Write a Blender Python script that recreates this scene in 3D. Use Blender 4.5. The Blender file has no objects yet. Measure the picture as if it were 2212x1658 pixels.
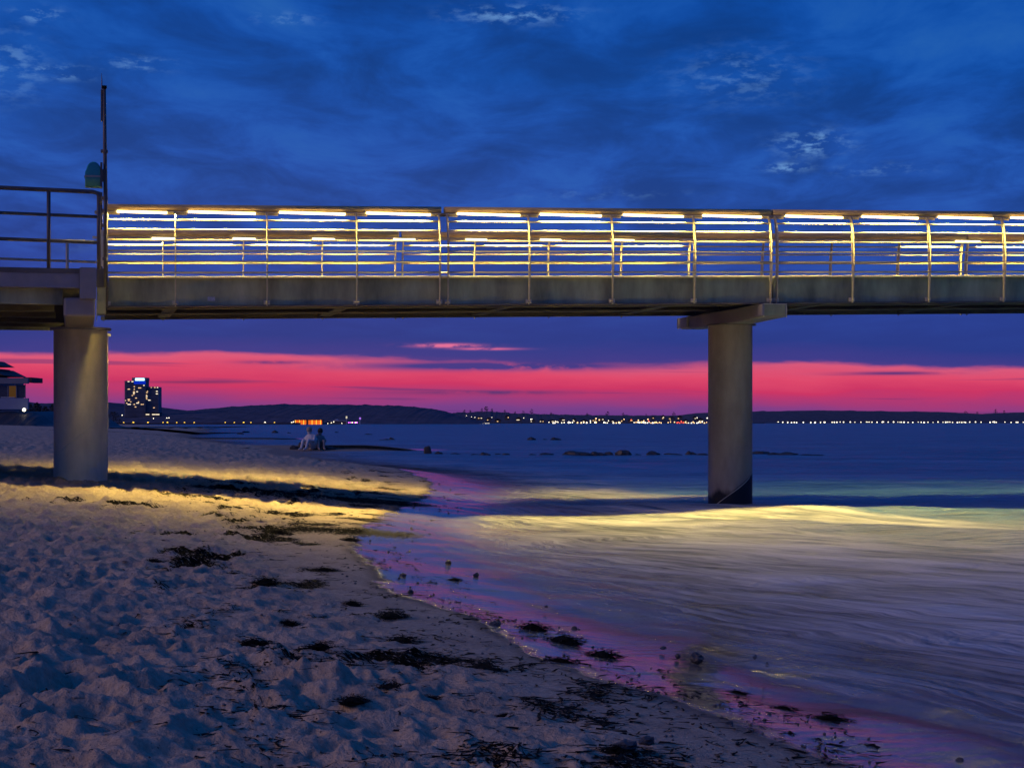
import bpy, bmesh, math, random
import numpy as np
from mathutils import Vector, Matrix, noise as mnoise

random.seed(7); rng = np.random.default_rng(7)
S = bpy.context.scene
COL = S.collection
R = math.radians

# ------------------------------------------------------------------ camera
F, CX, HY, CAMZ = 3826.0, 1105.5, 912.0, 1.60      # focal length, centre and horizon of the photo in 2211-wide pixels
cam_d = bpy.data.cameras.new('camera'); cam = bpy.data.objects.new('camera', cam_d); COL.objects.link(cam)
cam.location = (0, 0, CAMZ); cam.rotation_euler = (R(90), 0, 0)
cam_d.sensor_width = 36; cam_d.lens = F / 2211 * 36; cam_d.shift_y = 0.0377
cam_d.clip_start = 0.1; cam_d.clip_end = 30000
S.camera = cam

# ------------------------------------------------------------------ sky
class NT:
    def __init__(s, tree): s.t = tree; s.n = tree.nodes; s.l = tree.links
    def node(s, typ, **kw):
        n = s.n.new(typ)
        for k, v in kw.items(): setattr(n, k, v)
        return n
    def put(s, sock, v):
        if isinstance(v, bpy.types.NodeSocket): s.l.new(v, sock)
        elif v is not None:
            sock.default_value = v
    def m(s, op, a, b=None, c=None, clamp=False):
        n = s.node('ShaderNodeMath', operation=op, use_clamp=clamp)
        s.put(n.inputs[0], a); s.put(n.inputs[1], b)
        if c is not None: s.put(n.inputs[2], c)
        return n.outputs[0]
    def mr(s, v, a, b, c=0.0, d=1.0, smooth=True):
        n = s.node('ShaderNodeMapRange', interpolation_type='SMOOTHSTEP' if smooth else 'LINEAR')
        for i, q in enumerate((v, a, b, c, d)): s.put(n.inputs[i], q)
        return n.outputs[0]
    def mix(s, f, a, b, blend='MIX'):
        n = s.node('ShaderNodeMix', data_type='RGBA', blend_type=blend)
        s.put(n.inputs[0], f); s.put(n.inputs[6], a); s.put(n.inputs[7], b)
        return n.outputs[2]
    def comb(s, x, y, z):
        n = s.node('ShaderNodeCombineXYZ')
        for i, q in enumerate((x, y, z)): s.put(n.inputs[i], q)
        return n.outputs[0]
    def sep(s, v):
        n = s.node('ShaderNodeSeparateXYZ'); s.put(n.inputs[0], v); return n.outputs
    def noise(s, vec, scale, detail=4, rough=.5, dist=0, col=False):
        n = s.node('ShaderNodeTexNoise')
        if vec is not None: s.put(n.inputs['Vector'], vec)
        n.inputs['Scale'].default_value = scale; n.inputs['Detail'].default_value = detail
        n.inputs['Roughness'].default_value = rough; n.inputs['Distortion'].default_value = dist
        return n.outputs[1] if col else n.outputs[0]
    def mapping(s, vec, loc=(0,0,0), rot=(0,0,0), scale=(1,1,1)):
        n = s.node('ShaderNodeMapping'); s.put(n.inputs[0], vec)
        n.inputs[1].default_value = loc; n.inputs[2].default_value = rot; n.inputs[3].default_value = scale
        return n.outputs[0]
    def flow(s, vec, ang, along, across, off=0.0):
        """coordinates turned by ang (from +x), scaled along and across that direction"""
        x, y, z = s.sep(vec); c, n = math.cos(ang), math.sin(ang)
        a = s.m('MULTIPLY', s.m('ADD', s.m('MULTIPLY', x, c), s.m('MULTIPLY', y, n)), along)
        b = s.m('MULTIPLY', s.m('SUBTRACT', s.m('MULTIPLY', y, c), s.m('MULTIPLY', x, n)), across)
        return s.comb(a, s.m('ADD', b, off), off)
    def ramp(s, f, stops, interp='LINEAR'):
        n = s.node('ShaderNodeValToRGB'); cr = n.color_ramp; cr.interpolation = interp
        while len(cr.elements) < len(stops): cr.elements.new(0.5)
        for e, (p, c) in zip(cr.elements, stops):
            e.position = p; e.color = (*c, 1) if len(c) == 3 else c
        s.put(n.inputs[0], f); return n.outputs[0]

W_ = bpy.data.worlds.new('World'); S.world = W_; W_.use_nodes = True
w = NT(W_.node_tree); w.n.clear()
tc = w.node('ShaderNodeTexCoord').outputs['Generated']
dx, dy, dz = w.sep(tc)
hl = w.m('SQRT', w.m('ADD', w.m('MULTIPLY', dx, dx), w.m('ADD', w.m('MULTIPLY', dy, dy), 1e-5)))
el = w.m('DIVIDE', dz, hl)                         # tangent of the elevation
az = w.m('ARCTAN2', dx, dy)                        # bearing from the line of sight
# lower edge of the cloud deck: slopes gently and is frayed
edge = w.noise(w.comb(w.m('MULTIPLY', az, 7.0), w.m('MULTIPLY', el, 40), 0), 1.0, 6, .55)
e0 = w.m('ADD', el, w.m('MULTIPLY', az, 0.017))
e1 = w.m('ADD', e0, w.m('MULTIPLY', w.m('SUBTRACT', edge, .5), 0.021))
e1 = w.m('ADD', w.m('MULTIPLY', e1, 4.0, clamp=False), 0.0)
band = w.ramp(w.m('MULTIPLY', e1, 1.0, clamp=True), [
    (0.000, (.125, .042, .25)), (0.030, (.19, .05, .25)), (0.056, (.37, .042, .185)),
    (0.082, (.60, .036, .13)), (0.108, (.73, .065, .15)), (0.130, (.70, .10, .20)),
    (0.141, (.048, .044, .25)), (0.185, (.020, .043, .25)), (0.30, (.021, .055, .31)),
    (0.50, (.014, .070, .345)), (0.78, (.004, .066, .335)), (0.95, (.002, .060, .32))])
away = w.ramp(w.m('MULTIPLY', e1, 1.0, clamp=True), [(0.0, (.05, .045, .19)), (0.2, (.028, .05, .24)), (0.95, (.002, .06, .32))])
gap_az = w.mr(w.m('ABSOLUTE', az), 1.7, 0.9)
sky = w.mix(gap_az, away, band)
# thin dark streaks inside the red band, and a thin lit streak above it
st = w.noise(w.comb(w.m('MULTIPLY', az, 5.0), w.m('MULTIPLY', e0, 260), 3.1), 1.0, 3, .5)
stf = w.m('MULTIPLY', w.mr(st, .60, .70), w.mr(e0, .036, .030))
sky = w.mix(w.m('MULTIPLY', stf, .55), sky, (.10, .035, .17, 1))
def blob(ox, oy, wx, wy, col, amt, thr=(.42, .62), nsc=1.0):
    """a soft patch of sky around one bearing and elevation, broken up by noise"""
    global sky
    a = w.m('DIVIDE', w.m('SUBTRACT', az, math.atan((ox - CX) / F)), wx / F)
    b = w.m('DIVIDE', w.m('SUBTRACT', el, (HY - oy) / F), wy / F)
    r = w.m('ADD', w.m('MULTIPLY', a, a), w.m('MULTIPLY', b, b))
    g = w.m('POWER', 2.718, w.m('MULTIPLY', r, -1.0))
    nn = w.noise(w.comb(w.m('MULTIPLY', az, 55 * nsc), w.m('MULTIPLY', el, 130 * nsc), ox * .01), 1.0, 5, .6)
    f = w.m('MULTIPLY', w.m('MULTIPLY', g, w.mr(nn, *thr)), amt)
    sky = w.mix(f, sky, col)
# cloud deck seen in perspective
pl = w.m('ADD', el, 0.10)
cv = w.comb(w.m('DIVIDE', az, pl), w.m('DIVIDE', 1.0, pl), 0.0)
c1 = w.noise(w.mapping(cv, scale=(1.3, .8, 1)), 1.3, 8, .56, .8)
c2 = w.noise(w.mapping(cv, loc=(7, 3, 0), scale=(1.2, .85, 1)), 3.4, 8, .62, .5)
cl = w.m('ADD', w.m('MULTIPLY', c1, .50), w.m('MULTIPLY', c2, .50))
clf = w.mr(cl, .38, .60, 0, 1)
hi = w.mr(el, .03, .12)
mult = w.m('ADD', 1.0, w.m('MULTIPLY', hi, w.m('SUBTRACT', w.m('MULTIPLY', clf, .52), .26)))
vm = w.node('ShaderNodeVectorMath', operation='SCALE'); w.put(vm.inputs[0], sky); w.put(vm.inputs[3], mult)
sky = vm.outputs[0]
sky = w.mix(w.m('MULTIPLY', w.m('MULTIPLY', w.mr(cl, .50, .72), hi), .40), sky, (.03, .16, .46, 1))
for (ox, oy, wx, wy, a_) in [(85, 62, 42, 14, 1.1), (122, 180, 55, 12, 1.3), (300, 155, 60, 14, .6), (1110, 32, 110, 18, .9),
                             (1755, 318, 62, 22, 1.3), (1700, 368, 40, 9, 1.2), (615, 48, 60, 12, .5), (1600, 170, 120, 50, .35),
                             (1900, 378, 90, 12, .4), (20, 170, 60, 60, .5), (1300, 420, 150, 10, .25), (160, 545, 60, 10, .1)]:
    blob(ox, oy, wx, wy, (.17, .38, .74, 1), a_ * .75, (.45, .66), 1.5)
blob(965, 746, 62, 4, (.75, .16, .32, 1), 1.5, (.3, .5))
blob(1050, 753, 60, 2.5, (.6, .13, .30, 1), 1.3, (.3, .5))
blob(1080, 790, 330, 10, (.055, .042, .24, 1), 1.4, (.25, .5), .5)
blob(1060, 847, 190, 5, (.11, .035, .17, 1), 1.0, (.25, .5), .5)
blob(1930, 808, 110, 4, (.11, .035, .19, 1), 1.0, (.25, .5), .5)
blob(420, 826, 120, 3, (.2, .03, .13, 1), .9, (.25, .5), .5)
blob(590, 783, 70, 4, (.09, .035, .19, 1), .9, (.3, .5), .5)
nish = w.node('ShaderNodeTexSky', sky_type='NISHITA', sun_disc=False, sun_elevation=R(1.0), sun_rotation=R(-8), dust_density=2.0)
add = w.mix(0.0008, sky, nish.outputs[0], 'ADD')
bg = w.node('ShaderNodeBackground'); w.put(bg.inputs[0], add); bg.inputs[1].default_value = 1.0
wo = w.node('ShaderNodeOutputWorld'); w.l.new(bg.outputs[0], wo.inputs[0])

# faint low glow on the beach from the side (added lamp for promenade lights out of view)
sl = bpy.data.lights.new('side_glow', 'SUN'); sl.energy = 0.78; sl.angle = R(22); sl.color = (1.0, .62, .56)
so = bpy.data.objects.new('side_glow', sl); COL.objects.link(so)
so.rotation_euler = Vector((0.84, 0.36, -0.40)).to_track_quat('-Z', 'Y').to_euler()

S.view_settings.view_transform = 'Standard'; S.view_settings.look = 'None'
S.view_settings.exposure = 0; S.view_settings.gamma = 1; S.view_settings.use_curve_mapping = False
S.render.engine = 'CYCLES'
cy = S.cycles
cy.use_denoising = True; cy.max_bounces = 4; cy.diffuse_bounces = 3; cy.glossy_bounces = 2; cy.transparent_max_bounces = 8
cy.sample_clamp_indirect = 4.0; cy.caustics_reflective = False; cy.caustics_refractive = False
cy.use_light_tree = True; cy.use_adaptive_sampling = True; cy.adaptive_threshold = 0.02

# ------------------------------------------------------------------ helpers
def tag(o, label=None, cat=None, group=None, kind=None):
    if label: o['label'] = label
    if cat: o['category'] = cat
    if group: o['group'] = group
    if kind: o['kind'] = kind
    return o
def empty(name, loc, rz=0, label=None, cat=None, group=None):
    o = bpy.data.objects.new(name, None); COL.objects.link(o); o.empty_display_size = .2
    o.location = loc; o.rotation_euler = (0, 0, rz)
    return tag(o, label, cat, group)
class MB:
    """collects shapes for one mesh"""
    def __init__(s): s.v = []; s.f = []; s.mi = []; s.cur = 0
    def add(s, vs, fs):
        b = len(s.v); s.v += [tuple(p) for p in vs]
        for f in fs: s.f.append(tuple(i + b for i in f)); s.mi.append(s.cur)
        return s
    def box(s, x0, x1, y0, y1, z0, z1, T=None):
        vs = [Vector((x, y, z)) for z in (z0, z1) for x, y in ((x0, y0), (x1, y0), (x1, y1), (x0, y1))]
        if T: vs = [T(p) for p in vs]
        return s.add(vs, [(3, 2, 1, 0), (4, 5, 6, 7), (0, 1, 5, 4), (1, 2, 6, 5), (2, 3, 7, 6), (3, 0, 4, 7)])
    def prism(s, outline, a, b, axis='x', T=None):
        """outline: 2D points; extruded along axis from a to b"""
        n = len(outline); vs = []
        for t in (a, b):
            for p, q in outline:
                vs.append(Vector((t, p, q)) if axis == 'x' else Vector((p, t, q)) if axis == 'y' else Vector((p, q, t)))
        if T: vs = [T(p) for p in vs]
        fs = [tuple(range(n - 1, -1, -1)), tuple(range(n, 2 * n))] + [(i, (i + 1) % n, n + (i + 1) % n, n + i) for i in range(n)]
        return s.add(vs, fs)
    def tube(s, pts, r, n=8, cap=True):
        pts = [Vector(p) for p in pts]; rs = r if isinstance(r, (list, tuple)) else [r] * len(pts)
        vs = []; prev = None
        for i, p in enumerate(pts):
            d = (pts[min(i + 1, len(pts) - 1)] - pts[max(i - 1, 0)]).normalized()
            ref = Vector((0, 0, 1)) if abs(d.z) < .9 else Vector((1, 0, 0))
            a = d.cross(ref).normalized() if prev is None else (prev - d * prev.dot(d)).normalized()
            prev = a; b = d.cross(a)
            for k in range(n):
                t = 2 * math.pi * k / n
                vs.append(p + (a * math.cos(t) + b * math.sin(t)) * rs[i])
        fs = []
        for i in range(len(pts) - 1):
            for k in range(n):
                fs.append((i * n + k, i * n + (k + 1) % n, (i + 1) * n + (k + 1) % n, (i + 1) * n + k))
        if cap: fs += [tuple(range(n - 1, -1, -1)), tuple(range((len(pts) - 1) * n, len(pts) * n))]
        return s.add(vs, fs)
    def build(s, name, mat, parent=None, smooth=False, loc=None, rz=0, bevel=0):
        me = bpy.data.meshes.new(name); me.from_pydata(s.v, [], s.f); 
        mats = mat if isinstance(mat, (list, tuple)) else [mat]
        for m_ in mats: me.materials.append(m_)
        if len(mats) > 1: me.polygons.foreach_set('material_index', s.mi)
        if smooth: me.polygons.foreach_set('use_smooth', [True] * len(me.polygons))
        bm = bmesh.new(); bm.from_mesh(me); bmesh.ops.recalc_face_normals(bm, faces=bm.faces); bm.to_mesh(me); bm.free()
        me.update()
        o = bpy.data.objects.new(name, me); COL.objects.link(o)
        if parent: o.parent = parent
        if loc is not None: o.location = loc
        o.rotation_euler = (0, 0, rz)
        if bevel:
            b = o.modifiers.new('bevel', 'BEVEL'); b.width = bevel; b.segments = 2; b.limit_method = 'ANGLE'
        return o
def dup(o, parent=None, loc=None, rz=None):
    c = o.copy(); COL.objects.link(c)
    if parent: c.parent = parent
    if loc is not None: c.location = loc
    if rz is not None: c.rotation_euler = (0, 0, rz)
    return c
def copy_tree(o, parent=None):
    c = o.copy(); COL.objects.link(c)
    if parent: c.parent = parent
    for ch in [x for x in bpy.data.objects if x.parent == o]: copy_tree(ch, c)
    return c
def obj_np(name, V, Fc, mat, kind=None, smooth=True, attrs={}):
    me = bpy.data.meshes.new(name)
    me.vertices.add(len(V)); me.vertices.foreach_set('co', np.asarray(V, dtype=np.float32).ravel())
    k = Fc.shape[1]
    me.loops.add(Fc.size); me.loops.foreach_set('vertex_index', Fc.astype(np.int32).ravel())
    me.polygons.add(len(Fc)); me.polygons.foreach_set('loop_start', np.arange(0, Fc.size, k, dtype=np.int32))
    me.polygons.foreach_set('use_smooth', np.full(len(Fc), smooth))
    me.update(); me.validate()
    for an, av in attrs.items():
        a = me.attributes.new(an, 'FLOAT', 'POINT'); a.data.foreach_set('value', av.astype(np.float32).ravel())
    me.materials.append(mat)
    o = bpy.data.objects.new(name, me); COL.objects.link(o)
    if kind: o['kind'] = kind
    return o

# ------------------------------------------------------------------ numeric noise
_perm = np.random.default_rng(3).permutation(65536).astype(np.int64)
_rnd = np.random.default_rng(4).random((65536, 2))
def _h(ix, iy): return _perm[(_perm[ix & 65535] + iy) & 65535]
def vnoise(x, y, seed=0):
    """gradient noise, about -0.7..0.7"""
    ix = np.floor(x).astype(np.int64); iy = np.floor(y).astype(np.int64); fx = x - ix; fy = y - iy
    u = fx * fx * fx * (fx * (fx * 6 - 15) + 10); v = fy * fy * fy * (fy * (fy * 6 - 15) + 10)
    def g(i, j, a, b):
        t = _rnd[_h(i + seed * 131, j)][:, 0] * 2 * np.pi if x.ndim == 1 else _rnd[_h(i + seed * 131, j)][..., 0] * 2 * np.pi
        return np.cos(t) * a + np.sin(t) * b
    n00 = g(ix, iy, fx, fy); n10 = g(ix + 1, iy, fx - 1, fy); n01 = g(ix, iy + 1, fx, fy - 1); n11 = g(ix + 1, iy + 1, fx - 1, fy - 1)
    return (n00 * (1 - u) + n10 * u) * (1 - v) + (n01 * (1 - u) + n11 * u) * v
def fbm(x, y, o=4, seed=0, gain=.5):
    s = 0; a = 1
    for i in range(o): s = s + a * vnoise(x * 2 ** i + 17 * i, y * 2 ** i - 9 * i, seed + i); a *= gain
    return s
def worley(x, y, seed=0):
    ix = np.floor(x).astype(np.int64); iy = np.floor(y).astype(np.int64); best = np.full(x.shape, 9.0); sec = np.full(x.shape, 9.0)
    for i in (-1, 0, 1):
        for j in (-1, 0, 1):
            r = _rnd[_h(ix + i + seed * 57, iy + j)]
            d = (ix + i + r[..., 0] - x) ** 2 + (iy + j + r[..., 1] - y) ** 2
            sec = np.minimum(sec, np.maximum(best, d)); best = np.minimum(best, d)
    return np.sqrt(best), np.sqrt(sec)
def sst(a, b, x):
    t = np.clip((x - a) / (b - a), 0, 1); return t * t * (3 - 2 * t)

# ------------------------------------------------------------------ the beach
_wz = np.array([-40, 0, 5.5, 7.6, 9.6, 10.7, 13.5, 15.8, 20.4, 26, 34.7, 44, 57.8, 72.6, 88, 99, 112, 140, 200, 456, 988, 1600, 3000.])
_wx = np.array([9, 4.2, 2.15, 1.48, .87, .40, -.37, -1.01, -1.75, -2.05, -1.70, -1.85, -3.7, -8.8, -12, -13, -19, -24, -38, -79, -215, -420, -900.])
def shoreX(Y): return np.interp(Y, _wz, _wx) + 0.10 * np.clip(Y / 12, 0.3, 3) * vnoise(Y * .35, Y * 0 + 2.2, 5)
def beach0(X, Y):
    d = shoreX(Y) - X
    z = np.where(d < 0, .12 + .13 * np.maximum(d, -1.6) + .05 * np.minimum(d + 1.6, 0), .12 + .10 * np.minimum(d, 3.5))
    z = z + np.where(d > 3.5, .065 * np.minimum(d - 3.5, 4), 0) + np.where(d > 7.5, .03 * np.minimum(d - 7.5, 25), 0)
    # rounded low spit the two people sit on
    sp = np.exp(-((Y - 103) / 4.5) ** 2) * sst(-2.0, -9.0, X) * sst(-30, -16, X)
    z = np.maximum(z, -.3 + .60 * sp)
    sp2 = np.exp(-((Y - 172) / 7) ** 2) * sst(-17, -24, X)
    z = np.maximum(z, -.3 + .42 * sp2)
    return np.maximum(z, -2.2), d
def beach(X, Y):
    z, d = beach0(X, Y)
    dry = sst(.55, 1.9, d + .5 * vnoise(X * .9, Y * .9, 9))
    wxp = X + .12 * fbm(X * 3.1, Y * 3.1, 3, 11); wyp = Y + .12 * vnoise(X * 3.1 + 5, Y * 3.1, 12)
    f1, g1 = worley(wxp / .27, wyp / .27, 1); f2, g2 = worley(wxp / .14 + 4, wyp / .14, 2); f3, g3 = worley(wxp / .66, wyp / .66, 8)
    lump = .085 * (np.clip(f1, 0, 1) ** 1.3 - .35) + .046 * (np.clip(f2, 0, 1) ** 1.4 - .35) * 1.3 + .055 * (np.clip(f3, 0, 1) ** 2 - .3)
    lump *= (.62 + .8 * np.clip(.5 + vnoise(X * .7, Y * .7, 13), 0, 1))
    # scattered heel pits
    pit = np.clip(1 - f1 / .30, 0, 1) * (_noise_pick(wxp / .27, wyp / .27) > .62)
    lump -= .045 * sst(0, 1, pit)
    fade = sst(420, 60, Y) * sst(-30, 0, Y)
    z = z + dry * lump * fade * 1.0 + .012 * fbm(X * 1.3, Y * 1.3, 3, 21) * sst(-.4, .6, d)
    z = z + dry * fade * (.030 * fbm(X * 7, Y * 7, 4, 25) + .05 * vnoise(X * .8, Y * .8, 27))
    z = z + sst(1.2, .2, d) * sst(60, 35, Y) * (.045 * vnoise((X * .35 + Y * .16), (X * .55 - Y * .34), 32) + .022 * vnoise(X * 1.6 + Y * .4, X - Y * .9, 33))
    z = z + .0035 * vnoise((X + Y * .8) * 1.6, (X - Y) * 9, 31) * sst(.6, -.6, d) * sst(60, 30, Y)
    return z, d
def _noise_pick(x, y):
    return _rnd[_h(np.floor(x).astype(np.int64) * 3 + 7, np.floor(y).astype(np.int64) * 5)][..., 1]

def rows_fine(z0, z1, H, px, f=1772.0, cap=1e9):
    out = [z0]
    while out[-1] < z1:
        q = out[-1]; out.append(q + min(max(q * q / (H * f) * px, .012), cap))
    return out
def fan(Ys, T, wmin=5.0):
    Y = np.array(Ys)[:, None] * np.ones(len(T))[None, :]
    X = np.array(T)[None, :] * np.maximum(Y, wmin)
    return X, Y
def quads(nr, nc):
    i = np.arange(nr - 1)[:, None] * nc + np.arange(nc - 1)[None, :]
    return np.stack([i, i + 1, i + nc + 1, i + nc], -1).reshape(-1, 4)
def cull(V, Fc, keep, attrs):
    kf = keep[Fc].any(axis=1); Fc = Fc[kf]; used = np.zeros(len(V), bool); used[Fc.ravel()] = True
    idx = np.cumsum(used) - 1
    return V[used], idx[Fc], {k: v[used] for k, v in attrs.items()}

# ---- materials
def mat(name): 
    m_ = bpy.data.materials.new(name); m_.use_nodes = True; t = NT(m_.node_tree); t.n.clear()
    out = t.node('ShaderNodeOutputMaterial'); return m_, t, out
def pbr(t, out, base=(.5,.5,.5,1), rough=.5, metal=0, spec=.5, normal=None, emis=None, estr=0, link=True):
    p = t.node('ShaderNodeBsdfPrincipled')
    t.put(p.inputs['Base Color'], base); t.put(p.inputs['Roughness'], rough); t.put(p.inputs['Metallic'], metal)
    t.put(p.inputs['Specular IOR Level'], spec)
    if normal is not None: t.put(p.inputs['Normal'], normal)
    if emis: t.put(p.inputs['Emission Color'], emis); p.inputs['Emission Strength'].default_value = estr
    if link: t.l.new(p.outputs[0], out.inputs[0])
    return p.outputs[0]
def bump(t, h, strength, dist, normal=None):
    n = t.node('ShaderNodeBump'); t.put(n.inputs['Height'], h); n.inputs['Strength'].default_value = strength
    n.inputs['Distance'].default_value = dist
    if normal is not None: t.put(n.inputs['Normal'], normal)
    return n.outputs[0]
def simple(name, c, rough=.5, metal=0, spec=.5, nscale=6, var=.25, bumps=0, bsc=60, stretch=(1,1,1)):
    m_, t, out = mat(name)
    g = t.node('ShaderNodeNewGeometry').outputs['Position']
    v = t.mapping(g, scale=stretch)
    n1 = t.noise(v, nscale, 6, .6)
    k = t.mr(n1, .3, .7, 1 - var, 1 + var, smooth=False)
    sc = t.node('ShaderNodeVectorMath', operation='SCALE'); sc.inputs[0].default_value = c[:3]; t.put(sc.inputs[3], k)
    nr = bump(t, t.noise(v, bsc, 4, .6), bumps, .01) if bumps else None
    pbr(t, out, sc.outputs[0], t.mr(n1, .3, .7, max(rough - .08, .02), min(rough + .12, 1), False), metal, spec, nr)
    return m_
def emitter(name, c, s):
    m_, t, out = mat(name); e = t.node('ShaderNodeEmission'); e.inputs[0].default_value = (*c, 1); e.inputs[1].default_value = s
    t.l.new(e.outputs[0], out.inputs[0])
    return m_

def sand_material():
    m_, t, out = mat('sand')
    pos = t.node('ShaderNodeNewGeometry').outputs['Position']
    wet = t.node('ShaderNodeAttribute', attribute_name='wet').outputs['Fac']
    weed = t.node('ShaderNodeAttribute', attribute_name='weed').outputs['Fac']
    n1 = t.noise(pos, 1.7, 6, .6); n2 = t.noise(pos, 28, 5, .65); n3 = t.noise(pos, 140, 3, .6)
    dryc = t.mix(t.mr(n1, .35, .65), (.46, .36, .26, 1), (.58, .46, .33, 1))
    dryc = t.mix(t.mr(n2, .30, .75), t.mix(.5, dryc, (.20, .15, .11, 1)), dryc)
    wetc = t.mix(t.mr(n2, .3, .7), (.13, .105, .085, 1), (.19, .155, .125, 1))
    wn = t.mr(t.m('ADD', wet, t.m('MULTIPLY', t.m('SUBTRACT', n1, .5), .35)), .25, .75)
    c = t.mix(wn, dryc, wetc)
    # specks of shell and weed
    sp = t.noise(pos, 45, 2, .5)
    c = t.mix(t.m('MULTIPLY', t.mr(sp, .68, .72), .7), c, (.04, .035, .03, 1))
    wv = t.noise(t.flow(pos, R(-40), 1.0, 2.2), 14, 7, .75)
    wmask = t.mr(t.m('ADD', weed, t.m('MULTIPLY', t.m('SUBTRACT', wv, .5), 3.0)), .50, .60)
    c = t.mix(wmask, c, (.008, .007, .005, 1))
    stk = t.noise(t.flow(pos, R(-52), .5, 7.0), 4, 6, .62)
    wn2 = t.noise(t.flow(pos, R(-60), .8, 2.5, 3.0), 1.6, 6, .62)
    glo = t.mr(t.m('ADD', wet, t.m('MULTIPLY', t.m('SUBTRACT', wn2, .5), 1.1)), .50, 1.0)
    rough = t.mix(glo, (.9,) * 3 + (1,), (.2,) * 3 + (1,))
    rough = t.m('ADD', t.m('MULTIPLY', t.m('SUBTRACT', 1.0, t.m('MULTIPLY', t.mr(glo, .05, .55), t.m('SUBTRACT', 1.0, wmask))), .75), t.mr(stk, .3, .7, .04, .20, False))
    b1 = bump(t, n2, .9, .03)
    b1 = bump(t, n3, .35, .005, b1)
    flat = bump(t, stk, .22, .005)
    flat = bump(t, n3, .06, .001, flat)
    nm = t.node('ShaderNodeMix', data_type='VECTOR'); t.put(nm.inputs[0], glo); t.put(nm.inputs[4], b1); t.put(nm.inputs[5], flat)
    pbr(t, out, c, rough, 0, t.m('MULTIPLY', t.m('ADD', .04, t.m('MULTIPLY', t.m('MULTIPLY', glo, glo), .60)), t.m('SUBTRACT', 1.0, t.m('MULTIPLY', wmask, .8))), nm.outputs[1])
    return m_

M = {}
M['sand'] = sand_material()
M['steel'] = simple('brushed_steel', (.56, .52, .40), .5, .15, .5, 9, .12)
M['far_pale_paint'] = simple('pale_paint', (.42, .42, .46), .7, 0, .2, 40, .3)
M['strip'] = simple('pale_edge_strip', (.62, .56, .42), .5, 0, .3, 9, .1)
M['bar_steel'] = simple('bar_steel', (.50, .45, .28), .5, .1, .35, 9, .12)
M['post_steel'] = simple('galvanised_post', (.50, .45, .29), .5, .25, .4, 9, .15)
M['timber'] = simple('timber_handrail', (.46, .34, .15), .55, 0, .35, 5, .25, .3, 30, (1, 1, 6))
M['fascia'] = simple('painted_girder', (.31, .32, .19), .55, .1, .4, 2.2, .50, .1, 20, (1, 1, .3))
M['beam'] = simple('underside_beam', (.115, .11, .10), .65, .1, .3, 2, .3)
M['deck'] = simple('deck_planks', (.22, .17, .12), .7, 0, .3, 3, .3, .3, 20)
M['concrete'] = simple('pillar_coating', (.60, .53, .38), .62, 0, .35, 1.6, .42, .15, 14, (1, 1, .35))
M['grey_box'] = simple('grey_box_steel', (.24, .23, .24), .55, .15, .4, 3, .15, .1, 20)
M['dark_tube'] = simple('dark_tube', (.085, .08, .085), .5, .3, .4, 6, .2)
M['lit_tube'] = simple('lamplit_tone_tube', (.30, .28, .25), .5, .3, .4, 6, .2)  # tube colour lightened to carry the lamplight on the far railing
M['weed'] = simple('seaweed', (.009, .0085, .007), .8, 0, .07, 30, .5)
M['rock'] = simple('wet_rock', (.03, .028, .03), .55, 0, .5, 4, .4, .6, 9)
M['pebble'] = simple('pebble', (.09, .075, .065), .4, 0, .5, 8, .5)
M['lamp_off'] = simple('dark_diffuser', (.35, .33, .28), .4)
M['glow_plate'] = emitter('short_lamp', (1.0, .80, .40), 6.0)
M['lamp_on'] = emitter('lamp_diffuser', (1.0, .66, .24), 13.0)

# ---- sand sheet
Tc = np.concatenate([np.linspace(-1.6, -.34, 40)[:-1], np.linspace(-.34, .31, 560), np.linspace(.31, 1.2, 25)[1:]])
Ys = list(np.linspace(-40, 3.8, 20)[:-1]) + rows_fine(3.8, 12, 1.15, .9); Ys = Ys[:-1] + rows_fine(Ys[-1], 50, 1.15, .32)
q = Ys[-1]
while q < 1700: q *= 1.011; Ys.append(q)
X, Y = fan(Ys, Tc)
Z, D = beach(X.ravel(), Y.ravel())
V = np.stack([X.ravel(), Y.ravel(), Z], -1)
wet = sst(.50, -.15, D + .18 * vnoise(V[:, 0] * 1.1, V[:, 1] * .7, 41)) * sst(80, 45, V[:, 1]) + sst(.9, .2, D) * sst(45, 80, V[:, 1]) * .5
TH = R(13.8); cT, sT = math.cos(TH), math.sin(TH); OX, OY = -6.59, 28.86
def toW(u, v, z): return Vector((OX + cT * u - sT * v, OY + sT * u + cT * v, z))
def zd(u): return 3.974 + .0211 * max(u, -3.0) if u > 0 else 3.974 + .012 * u * 0
# wrack: dark weed lying on the sand
xx, yy, dd = V[:, 0], V[:, 1], D
vv = (xx - OX) * -sT + (yy - OY) * cT
wl = .9 * np.exp(-((vv - 1.9 + .9 * vnoise(xx * .6, yy * .1, 51)) / 1.15) ** 2) * sst(4.6, 3.4, dd) * sst(-.9, .0, dd)
wl = np.maximum(wl, .85 * np.exp(-((vv + 6.0 + .5 * dd + .5 * vnoise(xx * .7, yy * .2, 52)) / .8) ** 2) * sst(2.2, 1.2, dd) * sst(-1.2, -.4, dd))
patch = vnoise(xx * 1.2, yy * .55, 53) + .5 * vnoise(xx * 3.2, yy * 1.5, 54)
wl = np.maximum(wl, .80 * sst(.04, .45, patch) * sst(2.9, 2.1, dd) * sst(.10, .6, dd) * sst(5, 8, yy))
uu = (xx - OX) * cT + (yy - OY) * sT
wl = np.maximum(wl, .80 * sst(.10, .42, vnoise(uu * .45 + vv * .1, vv * 1.5, 55) + .4 * vnoise(uu * 1.6, vv * 4, 56)) * sst(6.0, 4.0, dd) * sst(-.6, .2, dd) * sst(9, 4, vv) * sst(-8, -4, vv))
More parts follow.
